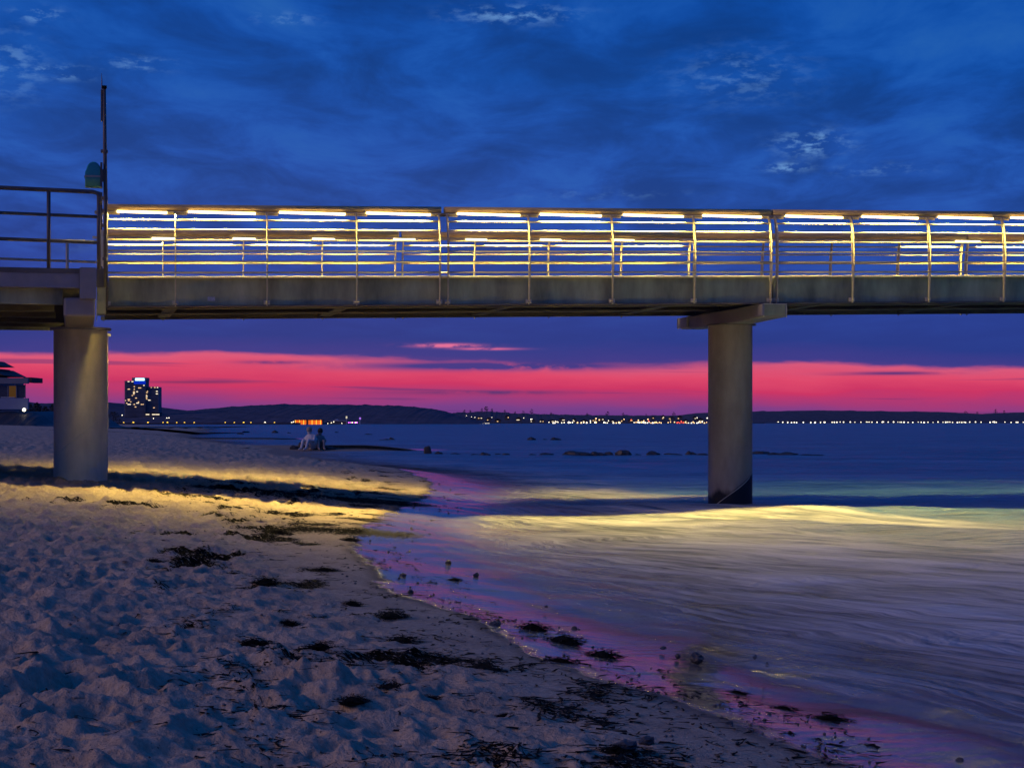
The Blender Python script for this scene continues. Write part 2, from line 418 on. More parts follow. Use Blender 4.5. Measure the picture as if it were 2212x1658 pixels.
wl = np.maximum(wl, .95 * np.exp(-((yy - 101.5) / 1.6) ** 2) * sst(-13, -10.5, xx) * sst(-1.5, -3, xx))
wl = np.maximum(wl, .9 * np.exp(-((yy - 172) / 4.0) ** 2) * sst(-50, -42, xx))
V, Fc, at = cull(V, quads(len(Ys), len(Tc)), (D > -14) & (V[:, 1] > -41), {'wet': wet, 'weed': wl})
obj_np('sand', V, Fc, M['sand'], 'structure', True, at)

def ground(px, py):
    """point of the beach or sea surface seen at a photo pixel"""
    k = (px - CX) / F; t = (py - HY) / F; lo = 4.0; y = lo
    ys = np.geomspace(4, 1500, 6000); xs = k * ys; z, d = beach0(xs, ys); z = np.maximum(z, 0.0)
    hit = np.nonzero(CAMZ - t * ys <= z)[0]
    i = hit[0] if len(hit) else -1
    return Vector((xs[i], ys[i], z[i]))
def bz(x, y): return float(beach(np.array([x]), np.array([y]))[0][0])
def sea_pt(px, py, z=0.0):
    y = (CAMZ - z) * F / max(py - HY, .5); return Vector(((px - CX) / F * y, y, z))
def far_pt(px, py, dist): return Vector(((px - CX) / F * dist, dist, CAMZ + (HY - py) / F * dist))

# ------------------------------------------------------------------ the sea
def sea_h(X, Y, d):
    sh = sst(.2, -2.5, d)                                            # 0 at the shoreline, 1 offshore
    z = .018 + .010 * fbm((X + Y) * .5, (X - Y) * 1.4, 4, 61) * sst(90, 40, Y)
    # breaking wave in front of and around the pier, its crest bends towards the shore
    yc = 32.6 + .35 * (X - 1.5) * np.where(X < 1.5, .5, -1.2) + .9 * vnoise(X * .35, X * 0, 62) + .5 * vnoise(X * 1.1, Y * .3, 66)
    z = z + sh * .10 * np.exp(-((Y - yc) / np.where(Y < yc, 1.5, 2.4)) ** 2) * (1 + .5 * vnoise(X * .8, Y * .5, 63))
    yc2 = 26.0 - .9 * (X - 4.5) + .5 * vnoise(X * .7, X * 0 + 3, 64)
    z = z + sh * .13 * np.exp(-((Y - yc2) / np.where(Y < yc2, 1.6, .9)) ** 2) * sst(1.5, 4.0, X)
    yc3 = 44 + .1 * X
    z = z + sh * .13 * np.exp(-((Y - yc3) / 1.8) ** 2) * sst(4, 8, X)
    z = z + sh * .05 * fbm(X * .35 + 3, Y * .22, 3, 65) * sst(15, 30, Y) * sst(200, 100, Y)
    return z
Tc = np.concatenate([np.linspace(-1.2, -.34, 16)[:-1], np.linspace(-.34, .31, 330), np.linspace(.31, 1.6, 26)[1:]])
Ys = list(np.linspace(-40, 5.0, 16)[:-1]) + rows_fine(5.0, 60, 1.6, 1.2)
q = Ys[-1]
while q < 12000: q *= 1.02; Ys.append(q)
X, Y = fan(Ys, Tc); X = X.ravel(); Y = Y.ravel()
b0, D = beach0(X, Y)
Zs = sea_h(X, Y, D)
depth = np.clip(Zs - b0, -.2, 3)
yedge = np.interp(X, [-4, -1, 2, 4, 5.5, 7, 10], [46, 45, 43, 37.0, 31.0, 28.0, 25.5])
foam = sst(3.6, -3.6, Y - yedge + 2.6 * fbm(X * .6, Y * .35, 3, 71))
foam = foam * (1 - .72 * np.exp(-((Y - (23.8 - .9 * (X - 5.8))) / 2.4) ** 2) * sst(3.3, 5.4, X))
foam = np.maximum(foam, .62 * sst(60, 40, Y) * sst(6.0, .2, -D) * (Y > 30))
foam = np.maximum(foam, .42 * sst(140, 80, Y) * sst(10, 1, -D) * (Y > 40))
foam = np.maximum(foam, .22 * np.exp(-((Y - 112 - .1 * X) / 4) ** 2))
V = np.stack([X, Y, Zs], -1)
V, Fc, at = cull(V, quads(len(Ys), len(Tc)), (D < 3) | (Y > 1200), {'depth': depth, 'foam': foam})

def sea_material():
    m_, t, out = mat('sea_water')
    pos = t.node('ShaderNodeNewGeometry').outputs['Position']
    foam = t.node('ShaderNodeAttribute', attribute_name='foam').outputs['Fac']
    dep = t.node('ShaderNodeAttribute', attribute_name='depth').outputs['Fac']
    warp = t.noise(pos, .35, 3, .5, col=True)
    wv = t.node('ShaderNodeVectorMath', operation='MULTIPLY_ADD'); t.put(wv.inputs[0], warp); wv.inputs[1].default_value = (1.5, 1.5, 0); t.put(wv.inputs[2], pos)
    p = wv.outputs[0]
    s1 = t.noise(t.flow(p, R(-46), .30, 1.5), 1.25, 8, .60, .35)
    s2 = t.noise(t.flow(p, R(-62), .22, 3.0, 4.0), 2.2, 7, .62, .5)
    s3 = t.noise(t.flow(p, R(-40), .5, 1.0, 9.0), .75, 5, .6, 1.0)
    stv = t.m('ADD', t.m('MULTIPLY', s1, .40), t.m('ADD', t.m('MULTIPLY', s2, .25), t.m('MULTIPLY', s3, .35)))
    ff = t.m('ADD', foam, t.m('MULTIPLY', t.m('SUBTRACT', stv, .5), 2.6))
    ffac = t.mr(ff, .05, 1.15, 0, .96)
    fcol = t.mix(t.mr(stv, .38, .62), (.22, .225, .24, 1), (.62, .61, .60, 1))
    foamb = pbr(t, out, fcol, .8, 0, .15, bump(t, t.m('ADD', s1, t.m('MULTIPLY', s3, 1.5)), .8, .30), link=False)
    # open water
    px_, py_, pz_ = t.sep(pos)
    far = t.mr(py_, 40, 400)
    r1 = t.noise(t.mapping(pos, rot=(0, 0, R(-6)), scale=(.55, 1.6, 1)), 1.1, 5, .6)
    r2 = t.noise(t.mapping(pos, scale=(.06, .16, 1)), 1.0, 6, .6)
    nb = bump(t, t.m('ADD', r1, t.m('MULTIPLY', r2, 2.5)), .75, .55)
    wcol = t.mix(t.mr(t.m('ADD', t.m('MULTIPLY', r2, .6), t.m('MULTIPLY', r1, .4)), .38, .62), (.018, .062, .120, 1), (.075, .180, .30, 1))
    wat = pbr(t, out, wcol, .34, 0, .35, nb, link=False)
    mx = t.node('ShaderNodeMixShader'); t.put(mx.inputs[0], ffac); t.l.new(wat, mx.inputs[1]); t.l.new(foamb, mx.inputs[2])
    # thin film at the edge lets the sand show
    a = t.mr(t.m('ADD', dep, t.m('MULTIPLY', t.m('SUBTRACT', s2, .5), .24)), 0.0, .28)
    a = t.m('MULTIPLY', a, t.mr(stv, .30, .5, .55, 1.0))
    a = t.m('MAXIMUM', a, t.mr(dep, .22, .5))
    tr = t.node('ShaderNodeBsdfTransparent')
    m2 = t.node('ShaderNodeMixShader'); t.put(m2.inputs[0], a); t.l.new(tr.outputs[0], m2.inputs[1]); t.l.new(mx.outputs[0], m2.inputs[2])
    t.l.new(m2.outputs[0], out.inputs[0])
    return m_
M['sea'] = sea_material()
obj_np('sea', V, Fc, M['sea'], 'structure', True, at)

# ------------------------------------------------------------------ the pier
def T(p): return toW(p[0], p[1], p[2])
POS_A = [0.0, 1.087, 2.585, 4.086, 5.507]
POS_B = [5.650, 7.076, 8.574, 10.080, 11.512]
POS_C = [11.627, 13.09, 14.593, 16.10, 17.53]
POS_D = [17.66, 19.10, 20.60, 22.10, 23.52]
VW = 4.2; UEND = 30.0

def pier_part(mb, name, m_, par, **kw):
    mb.v = [tuple(Vector(p) - par.location) for p in mb.v]
    return mb.build(name, m_, par, **kw)
def Tz(p):  # z given relative to the sloping deck
    return toW(p[0], p[1], zd(p[0]) + p[2])
span = empty('pier_span', toW(0, 0, zd(0)), 0, 'long grey pier deck running across the picture over beach and surf', 'pier')
for (u0, u1, first) in ((0.02, 11.56, 1), (11.60, UEND, 0)):
    mb = MB(); mb.box(u0, u1, 0.03, .14, -.47, -.03, Tz); pier_part(mb, 'girder', M['fascia'], span)
    for v0 in (1.25, 2.75):
        mb = MB(); mb.box(u0, u1, v0, v0 + .16, -.42, -.14, Tz); mb.box(u0, u1, v0 - .07, v0 + .23, -.45, -.42, Tz); pier_part(mb, 'beam', M['beam'], span)
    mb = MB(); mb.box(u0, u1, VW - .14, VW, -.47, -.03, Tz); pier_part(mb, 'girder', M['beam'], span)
    mb = MB(); mb.box(u0, u1, .145, VW - .145, -.14, -.05, Tz); pier_part(mb, 'deck', M['deck'], span)
    for v0, v1, vt in ((-.015, .12, -.026), (VW - .12, VW + .015, VW + .026)):
        mb = MB(); mb.box(u0, u1, v0, v1, -.027, -.004, Tz); mb.tube([Tz((u0, vt, -.014)), Tz((u1, vt, -.016))], .021, 10); pier_part(mb, 'edge_strip', M['strip'], span)
    mb = MB(); mb.box(u0, u1, -.03, .13, -.50, -.472, Tz); pier_part(mb, 'bottom_flange', M['beam'], span)
mb = MB(); mb.box(1.615, 1.735, .0275, .0295, -.40, -.335, Tz); pier_part(mb, 'pale_sticker', M['far_pale_paint'], span)
for u in [1.087, 4.086, 7.076, 10.08, 13.09, 16.1, 19.1, 22.1, 25.1]:
    mb = MB(); mb.box(u - .11, u + .11, .15, 1.24, -.44, -.15, Tz); mb.box(u - .11, u + .11, 1.42, 2.74, -.44, -.15, Tz)
    mb.box(u - .11, u + .11, 2.92, VW - .15, -.44, -.15, Tz); pier_part(mb, 'cross_beam', M['beam'], span)

# railing pieces, built once round the foot of a post
prof = [(-.49, -.055, .05), (-.40, -.060, .062), (-.1, -.075, .085), (.15, -.088, .105), (.40, -.092, .118), (.62, -.080, .118),
        (.82, -.050, .105), (.97, -.010, .085), (1.07, .035, .060)]
def post_v(z):
    return float(np.interp(z, [p[0] for p in prof], [p[1] for p in prof]))
def post_mesh():
    mb = MB(); o = []
    for z, v, wd in prof: o.append((v - wd / 2, z))
    for z, v, wd in reversed(prof): o.append((v + wd / 2, z))
    # concave outline -> build as strip
    n = len(prof); vs = []
    for z, v, wd in prof:
        for uu in (-.008, .008):
            vs += [(uu, v - wd / 2, z), (uu, v + wd / 2, z)]
    fs = []
    for i in range(n - 1):
        a = i * 4; b = a + 4
        fs += [(a, a + 1, b + 1, b), (a + 2, b + 2, b + 3, a + 3), (a, b, b + 2, a + 2), (a + 1, a + 3, b + 3, b + 1)]
    fs += [(0, 2, 3, 1), (4 * n - 4, 4 * n - 3, 4 * n - 1, 4 * n - 2)]
    mb.add(vs, fs)
    return mb
BARS = [(.928, .0), (.765, .0), (.590, .0), (.415, .0), (.235, .0), (.060, .0)]
def handrail_mb(u0, u1, sgn, vbase, T_):
    mb = MB(); out = []
    for k in range(14):
        a = 2 * math.pi * k / 14; out.append((.066 * math.copysign(abs(math.cos(a)) ** .75, math.cos(a)), 1.132 + .056 * math.copysign(abs(math.sin(a)) ** .75, math.sin(a))))
    vc = .062
    mb.prism([(vbase + sgn * (vc + p), z) for p, z in out], u0, u1, 'x', T_)
    return mb
protos = {}
LIGHT_W = 150.0
def make_light(par, loc, rz, length, tilt):
    ld = protos.get('ld')
    if ld is None:
        ld = bpy.data.lights.new('lamp_light', 'AREA'); ld.shape = 'RECTANGLE'; ld.size = 1.08; ld.size_y = .04
        ld.energy = LIGHT_W; ld.spread = R(150); ld.color = (1.0, .74, .17); protos['ld'] = ld
    lo = bpy.data.objects.new('lamp_light', ld); COL.objects.link(lo); lo.parent = par; lo.location = loc
    lo.rotation_euler = (R(-4), 0, rz)
def railing(posts, side, label, lit):
    near = side == 'near'; vb = 0.0 if near else VW; sg = 1 if near else -1
    rz = TH if near else TH + math.pi
    base = toW(posts[0], vb, zd(posts[0]))
    rt = empty('railing', base, 0, label, 'railing', 'curved railing sections of the pier')
    def W0(u, z): return toW(u, vb, zd(u) + z) - base
    for u in posts:
        if 'post' not in protos:
            protos['post'] = post_mesh().build('post', M['post_steel'], rt, loc=W0(u, 0), rz=rz); po = protos['post']
            mb = MB(); mb.tube([(-.035, -.055, -.44), (.035, -.055, -.44)], .014, 8); mb.box(-.05, .05, -.033, -.001, -.47, -.40)
            protos['bolt'] = mb.build('bolt', M['steel'], po)
            mb = MB(); mb.box(-.20, .20, .012, .115, 1.056, 1.074); mb.box(-.20, .20, .104, .116, 1.026, 1.056); mb.prism([(.0, 1.02), (.08, 1.02), (.10, 1.058), (.005, 1.058)], -.014, .014)
            protos['saddle'] = mb.build('saddle', M['steel'], po)
        else:
            po = dup(protos['post'], rt, W0(u, 0), rz)
            dup(protos['bolt'], po); dup(protos['saddle'], po)
        if not near and u in (1.087, 2.585, 4.086, 5.650, 7.076, 8.574, 10.080, 17.53, 17.66, 19.10):
            if 'end_lamp' not in protos:
                mb = MB(); mb.tube([(-.21, .118, 1.036), (.21, .118, 1.036)], .016, 8); protos['end_lamp'] = mb.build('end_lamp', M['glow_plate'], po)
            else: dup(protos['end_lamp'], po)
    for z, _ in BARS:
        u0, u1 = posts[0], posts[-1]
        v = post_v(z)
        mb = MB(); mb.tube([toW(u0, vb + sg * v, zd(u0) + z) - base, toW(u1, vb + sg * v, zd(u1) + z) - base], .0150, 10)
        mb.build('bar', M['bar_steel'], rt, smooth=True)
    u0, u1 = posts[0] - .04, posts[-1] + .04
    mb = handrail_mb(u0, u1, sg, vb, lambda p: toW(p[0], p[1], zd(p[0]) + p[2]) - base)
    mb.build('handrail', M['timber'], rt, smooth=True)
    mb = MB(); mb.tube([toW(u0, vb + sg * .012, zd(u0) + 1.065) - base, toW(u1, vb + sg * .012, zd(u1) + 1.065) - base], .007, 6)
    mb.build('conduit', M['steel'], rt)
    for i in range(len(posts) - 1):
        a, b = posts[i], posts[i + 1]; L = (b - a); c = (a + b) / 2 + .01
        on = lit[i]; ln = 1.10 if L > 1.3 else .80
        key = ('lamp', ln, on, near)
        if key not in protos:
            mb = MB(); mb.box(-ln / 2 - .03, ln / 2 + .03, -.002, .05, .012, .032)
            if not near: mb.box(-ln / 2 - .02, ln / 2 + .02, .088, .098, -.032, .035)
            body = mb.build('lamp', M['post_steel'], rt, loc=W0(c, 1.055), rz=rz)
            mb = MB(); mb.tube([(-ln / 2, -.010, -.002), (ln / 2, -.010, -.002)], .0185, 10)
            dif = mb.build('diffuser', M['lamp_on'] if on else M['lamp_off'], body)
            protos[key] = (body, dif)
        else:
            body = dup(protos[key][0], rt, W0(c, 1.055), rz); dup(protos[key][1], body)
        if on: make_light(rt, toW(c, vb - .045 if near else vb - .005, zd(c) + 1.030) - base, rz, ln, R(-14) if near else R(-14))
    return rt
ON = [1, 1, 1, 1]
railing(POS_A, 'near', 'nearer lit railing section left of the first double post, beside the mast', ON)
railing(POS_B, 'near', 'nearer lit railing section between the two double posts in mid-picture', ON)
railing(POS_C, 'near', 'nearer lit railing section right of the water pillar, at the right edge', ON)
railing(POS_D, 'near', 'nearer railing section running out past the right edge of the picture', ON)
railing(POS_A, 'far', 'farther railing section seen behind the bars beside the mast', ON)
railing(POS_B, 'far', 'farther lit railing section seen through the middle railing bars', ON)
railing(POS_C, 'far', 'farther dim railing section above the water pillar with its lamps unlit', [0, 0, 0, 1])
railing(POS_D, 'far', 'farther railing section at the extreme right, past its double post', ON)

def cylinder(name, c, r, z0, z1, m_, label, cat, seam=None, par=None):
    p = empty(name, (c.x, c.y, z0), 0, label, cat)
    mb = MB(); n = 48; H = z1 - z0
    rings = [(r, 0), (r, H * .3), (r, H * .6), (r, H)]
    vs = []; 
    for rr, z in rings:
        for k in range(n): a = 2 * math.pi * k / n; vs.append((rr * math.cos(a), rr * math.sin(a), z))
    fs = [(i * n + k, i * n + (k + 1) % n, (i + 1) * n + (k + 1) % n, (i + 1) * n + k) for i in range(len(rings) - 1) for k in range(n)]
    fs += [tuple(range(n - 1, -1, -1)), tuple(range((len(rings) - 1) * n, len(rings) * n))]
    mb.add(vs, fs); sh = mb.build('shaft', m_, p, smooth=True)
    md = sh.modifiers.new('split', 'EDGE_SPLIT'); md.split_angle = R(40)
    if seam:   # spiral weld seam
        for (a0, a1, q0, q1) in seam:
            mb = MB(); pts = []
            for i in range(25):
                t = i / 24; a = a0 + (a1 - a0) * t; pts.append(((r + .001) * math.cos(a), (r + .001) * math.sin(a), q0 - z0 + (q1 - q0) * t))
            mb.tube(pts, .008, 6); mb.build('weld_seam', M['strip'], p, smooth=True)
    return p
# pillar on the sand
c1_ = toW(-.42, 2.1, 0)
pl1 = cylinder('pillar', c1_, .455, -.2, 3.20, M['concrete'], 'thick round pier pillar standing in the sand at the left', 'pillar', [(R(237), R(323), 1.12, 1.62)])
mb = MB(); n = 32
mb.tube([(0, 0, 3.402), (0, 0, 3.44)], .52, 32); mb.build('cap_plate', M['grey_box'], pl1)
c2_ = toW(-.26, 5.2, 0)
pl2 = cylinder('pillar', c2_, .36, -.2, 3.25, M['concrete'], 'second pier pillar mostly hidden behind the thick left one', 'pillar')
mb = MB(); mb.tube([(0, 0, 3.451), (0, 0, 3.50)], .41, 24); mb.build('cap_plate', M['grey_box'], pl2)
# pillar in the water, dark and weed-grown at its foot
def water_pillar_mat():
    m_, t, out = mat('water_pillar')
    pos = t.node('ShaderNodeNewGeometry').outputs['Position']; x, y, z = t.sep(pos)
    n = t.noise(t.mapping(pos, scale=(1, 1, .35)), 2.6, 6, .6)
    c = t.mix(t.mr(n, .3, .7), (.30, .25, .19, 1), (.46, .39, .29, 1))
    line = t.m('SUBTRACT', t.m('ADD', z, t.m('MULTIPLY', t.m('SUBTRACT', n, .5), .06)), t.m('MULTIPLY', t.m('SUBTRACT', x, 3.85), .81))
    c = t.mix(t.mr(line, .10, .04), c, (.022, .024, .026, 1))
    c = t.mix(t.mr(t.m('ADD', z, t.m('MULTIPLY', n, .5)), .62, .46), c, (.02, .02, .02, 1))
    pbr(t, out, c, .6, 0, .4, bump(t, n, .2, .02)); return m_
M['water_pillar'] = water_pillar_mat()
c3_ = toW(11.57, 2.1, 0)
pl3 = cylinder('pillar', c3_, .418, -1.5, 3.44, M['water_pillar'], 'round pier pillar rising from the surf with a dark wet foot', 'pillar', [(R(225), R(323), .06, .57)])
mb = MB(); mb.tube([(.02, -.02, 4.942), (.02, -.02, 4.962)], .47, 32); mb.build('cap_plate', M['beam'], pl3)
# crossbeams on the pillars
def crossbeam(uc, wd, v0, v1, zt, db, dm, m_, label, bevel=.025):
    base = toW(uc, (v0 + v1) / 2, zt - dm)
    p = empty('crossbeam', base, 0, label, 'crossbeam')
    mb = MB(); vm = (v0 + v1) / 2
    out = [(v0, zt), (v0, zt - db), (vm - .7, zt - dm), (vm + .7, zt - dm), (v1, zt - db), (v1, zt)]
    mb.prism(out, uc - wd / 2, uc + wd / 2, 'x', lambda q: toW(q[0], q[1], q[2]) - base)
    mb.build('beam', m_, p, bevel=bevel)
    return p, base
zt = 3.716
cb, cbb = crossbeam(11.57, .46, -.12, VW + .12, zt, .235, .27, M['grey_box'], 'tapered crossbeam with a rounded end face on top of the water pillar')
for vv_ in (.1, VW - .1):
    mb = MB(); mb.box(11.30, 11.335, vv_ - .3, vv_ + .3, 3.50, 3.70, T); pier_part(mb, 'end_plate', M['grey_box'], cb)
mb = MB(); mb.prism([(-.124, 3.700), (-.124, 3.50), (-.130, 3.50), (-.130, 3.700)], 11.37, 11.76, 'x', T); pier_part(mb, 'face_plate', M['fascia'], cb)
for a, b, c_, d_ in ((11.345, 11.79, 3.700, 3.714), (11.345, 11.358, 3.47, 3.69), (11.778, 11.79, 3.47, 3.69)):
    mb = MB(); mb.box(a, b, -.145, -.132, c_, d_, T); pier_part(mb, 'face_trim', M['steel'], cb)
cb2, _b = crossbeam(-.443, .485, -1.05, 7.0, 3.555, .30, .34, M['grey_box'], 'grey chamfered crossbeam end under the land platform on the sand pillar', .04)

# land platform left of the joint
plat = empty('land_platform', toW(-.9, -1.1, 4.0), 0, 'wider land platform of the pier at the left edge with deep grey edge beams', 'platform')
UL = -16.0
def pbx(name, m_, *b): mb = MB(); mb.box(*b, T=T); return pier_part(mb, name, m_, plat)
pbx('deck', M['beam'], UL, -.20, -1.10, 7.1, 3.93, 4.005)
for s_, (va, vb_) in enumerate(((-1.09, -1.0), (7.0, 7.09))):
    pbx('edge_beam', M['grey_box'], UL, -.445, va, vb_, 3.72, 3.928)
    pbx('edge_flange', M['grey_box'], UL, -.445, va - .02, vb_ + .08, 3.700, 3.718)
    pbx('lower_beam', M['fascia'], UL, -.70, va + .15, vb_ + .15, 3.45, 3.698)
for v_ in (.9, 2.6, 4.3, 5.8): pbx('beam', M['beam'], UL, -.85, v_, v_ + .16, 3.45, 3.925) if v_ < 3 else pbx('beam', M['beam'], UL, -.70, v_, v_ + .16, 3.45, 3.925)
for u_ in (-2.2, -5.2, -8.2, -11.2): pbx('cross_beam', M['beam'], u_ - .12, u_ + .12, -.80, 6.9, 3.40, 3.445)
o_ = pbx('end_box', M['grey_box'], -.44, -.19, -1.16, -.82, 3.535, 4.02)
pbx('joint_plate', M['dark_tube'], -.18, -.065, -.55, -.35, 3.77, 4.06)
pbx('joint_plate', M['fascia'], -.17, -.035, -.50, .05, 3.34, 3.765)
pbx('edge_plate', M['steel'], -.185, -.175, -1.02, -.90, 3.20, 3.52)
pbx('lit_plate', M['steel'], -.105, -.070, -.14, -.06, 4.13, 4.72)

def tube_rail(vl, us, u_end, label, m_, bend):
    base = toW(us[0], vl, 4.005)
    p = empty('railing', base, 0, label, 'railing', 'plain tube railings of the land platform')
    z_at = lambda u: 5.215 - .016 * (u + .14)
    for u in us:
        mb = MB(); mb.tube([toW(u, vl, 4.006) - base, toW(u, vl, z_at(u)) - base], .030, 10); mb.build('post', m_, p, smooth=True)
    for i, (dz_, r_) in enumerate(((0, .034), (-.39, .026), (-.79, .026))):
        pts = [toW(UL, vl, z_at(UL) + dz_) - base, toW(u_end, vl, z_at(u_end) + dz_) - base]
        if i == 0 and bend:
            pts = [pts[0], toW(u_end - .10, vl, z_at(u_end)) - base, toW(u_end - .03, vl, z_at(u_end) - .02) - base, toW(u_end, vl, z_at(u_end) - .08) - base, toW(u_end + .01, vl, z_at(u_end) - .2) - base]
        mb = MB(); mb.tube(pts, r_, 10); mb.build('rail', m_, p, smooth=True)
    return p
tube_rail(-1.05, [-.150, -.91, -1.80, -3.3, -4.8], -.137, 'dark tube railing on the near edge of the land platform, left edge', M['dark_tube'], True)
tube_rail(7.0, [-.67, -2.6, -4.5], -.1, 'tube railing toned as lamplit on the far edge of the land platform', M['lit_tube'], False)

# mast with its fittings
mbase = toW(-.03, -.13, 3.93)
mast = empty('mast', mbase, 0, 'thin dark mast with a spike standing at the joint of the pier railings', 'mast')
mb = MB(); mb.tube([(0, 0, -.45), (.0, 0, 1.2), (-.012, 0, 2.2), (-.022, 0, 3.10)], [.036, .034, .030, .027], 12); mb.build('pole', M['dark_tube'], mast, smooth=True)
mb = MB(); mb.tube([(-.022, 0, 3.08), (-.022, 0, 3.125)], .042, 12); mb.build('cap', M['weed'], mast)
mb = MB(); mb.tube([(-.062, 0, 3.0), (-.060, 0, 3.2), (-.066, 0, 3.33)], [.010, .008, .002], 6); mb.build('spike', M['dark_tube'], mast)
mb = MB(); mb.box(-.075, -.05, -.02, .02, 2.55, 3.06); mb.build('side_plate', M['dark_tube'], mast)
for zz in (2.06, 1.30, 1.1, .86, .32):
    mb = MB(); mb.tube([(-.008, 0, zz - .025), (-.008, 0, zz + .025)], .045, 12); mb.box(-.075, -.03, -.02, .02, zz - .02, zz + .03); mb.build('clamp', M['dark_tube'], mast)
mb = MB(); mb.box(-.085, -.055, -.015, .015, -.3, 1.4); mb.build('conduit', M['dark_tube'], mast)
gm, t, out = mat('teal_plastic')
pos = t.node('ShaderNodeNewGeometry').outputs['Position']; x, y, z = t.sep(pos)
c = t.mix(t.mr(z, 5.45, 5.62), (.10, .30, .12, 1), (.02, .22, .26, 1))
p_ = pbr(t, out, c, .25, 0, .6)
hb = toW(-.24, -.16, 5.395)
case = empty('lifebuoy_case', hb, TH, 'teal round-topped lifebuoy case hanging left of the mast', 'case')
mb = MB(); out_ = []
for k in range(15):
    a = math.pi * (0 if k == 0 else k / 14); out_.append((.02 + .115 * math.cos(a) , .24 + .17 * math.sin(a) ** .8))
out_ = [(.135, 0), (.135, .24)] + out_[1:-1] + [(-.115, .24), (-.115, .0)]
mb.prism(out_, -.09, .09, 'y'); o_ = mb.build('shell', gm, case, bevel=.02)
mb = MB(); mb.prism([(.125, .0), (.16, .0), (.16, .40), (.125, .40)], -.10, .10, 'y'); mb.build('back_plate', M['dark_tube'], case)
mb = MB(); mb.box(-.125, .13, -.098, .098, .16, .185); mb.build('strap', M['lit_tube'], case)
mb = MB(); mb.box(.16, .20, -.02, .02, .1, .3); mb.build('bracket', M['dark_tube'], case)

# ------------------------------------------------------------------ rocks
def rock_mesh(seed, sub=3):
    bm = bmesh.new(); bmesh.ops.create_icosphere(bm, subdivisions=sub, radius=1)
    for v in bm.verts:
        n = mnoise.fractal(v.co * 1.3 + Vector((seed * 7.1, seed, 0)), .8, 2, 4)
        q = mnoise.noise(v.co * .9 + Vector((0, seed * 3.3, 1)))
        v.co *= 1 + .32 * n + .25 * q
    me = bpy.data.meshes.new('rock'); bm.to_mesh(me); bm.free(); me.materials.append(M['rock'])
    for p in me.polygons: p.use_smooth = False
    return me
rmesh = [rock_mesh(i) for i in range(6)]
def R3(x, y, w_, h): return (1400 + x * .4521) / 1.8525, (1560 + y * .4521) / 1.8525, w_ * .4521 / 1.8525, h * .4521 / 1.8525
def R4(x, y, w_, h): return (2300 + x * .4521) / 1.8525, (1560 + y * .4521) / 1.8525, w_ * .4521 / 1.8525, h * .4521 / 1.8525
def R2(x, y, w_, h): return (400 + x * .4973) / 1.8525, (1460 + y * .4973) / 1.8525, w_ * .4973 / 1.8525, h * .4973 / 1.8525
GR = 'dark boulders of the old groyne in the sea'
rocks = [
 (R3(790, 567, 62, 26), 'low dark rock just right of the upright slanted block'),
 (R3(935, 568, 70, 14), 'flat dark rock barely out of the water, right of the slanted block'),
 (R3(1112, 572, 60, 10), 'thin awash rock left of the small pointed rock'),
 (R3(1195, 577, 70, 28), 'small pointed rock in the groyne line, left of centre'),
 (R3(1310, 574, 54, 18), 'small rounded rock right of the pointed rock'),
 (R3(1378, 576, 58, 22), 'double-humped rock in the groyne line'),
 (R3(1620, 574, 60, 12), 'low rock before the long flat one in the groyne line'),
 (R3(1745, 575, 110, 22), 'long flat rock left of the widest boulder'),
 (R3(2008, 578, 185, 44), 'widest dome-shaped boulder in the groyne line'),
 (R3(2190, 578, 110, 36), 'boulder hugging the right side of the widest dome'),
 (R4(300, 575, 75, 36), 'blunt boulder left of the tallest peaked boulder'),
 (R4(425, 578, 115, 58), 'tallest peaked boulder in the groyne line'),
 (R4(560, 577, 60, 14), 'awash rock right of the tallest peaked boulder'),
 (R4(700, 578, 110, 40), 'rounded boulder midway to the water pillar'),
 (R4(860, 577, 120, 22), 'long low rock left of the water pillar'),
 (R4(1025, 574, 70, 36), 'small hump closest to the left side of the water pillar'),
 (R4(1130, 576, 90, 22), 'low rock touching the left outline of the water pillar'),
 (R4(1640, 570, 140, 38), 'dark boulder directly right of the water pillar'),
 (R4(1780, 576, 130, 26), 'low long rock second right of the water pillar'),
 (R4(1900, 578, 150, 32), 'broad low boulder third right of the water pillar'),
 (R4(2080, 577, 170, 14), 'last thin awash rock of the groyne line at the right'),
 (R3(370, 440, 36, 24), 'outer small round rock, largest of its trio'),
 (R3(325, 442, 44, 14), 'outer low rock in the middle of its trio'),
 (R3(280, 442, 30, 9), 'outer flat rock, leftmost of its trio'),
 (R3(170, 394, 64, 10), 'farthest flat rock out in the bay, left of centre'),
 (R3(1608, 442, 62, 28), 'outer dark rock, left one of the offshore pair'),
 (R3(1728, 439, 30, 9), 'tiny rock between the offshore pair'),
 (R3(1818, 441, 66, 24), 'outer dark rock, right one of the offshore pair'),
 (R2(1130, 556, 50, 16), 'low rock left of the two small rocks by the far spit'),
 (R2(1165, 542, 32, 14), 'small rock off the far spit, left of its twin'),
 (R2(1190, 542, 26, 12), 'small rock off the far spit, right of its twin'),
 (R2(1410, 546, 42, 22), 'dark rock alone in the water left of the seated couple'),
 (R2(1520, 547, 22, 9), 'tiny rock behind the seated couple to the left'),
 (R2(1905, 543, 26, 9), 'tiny rock behind the seated couple to the right'),
]
for i, ((x, y, w_, h), lab) in enumerate(rocks):
    p = sea_pt(x, y); k = p.y / F
    o = bpy.data.objects.new('rock', rmesh[i % 6]); COL.objects.link(o)
    o.location = (p.x, p.y, -.12 * h * k); o.scale = (w_ * k * .66, w_ * k * .5, h * k * .95); o.rotation_euler = (0, 0, random.uniform(-.3, .3))
    tag(o, lab, 'rock', GR)
x, y, w_, h = R3(693, 562, 80, 74); p = sea_pt(x, y); k = p.y / F
mb = MB(); W2, H2 = w_ * k / 2, h * k
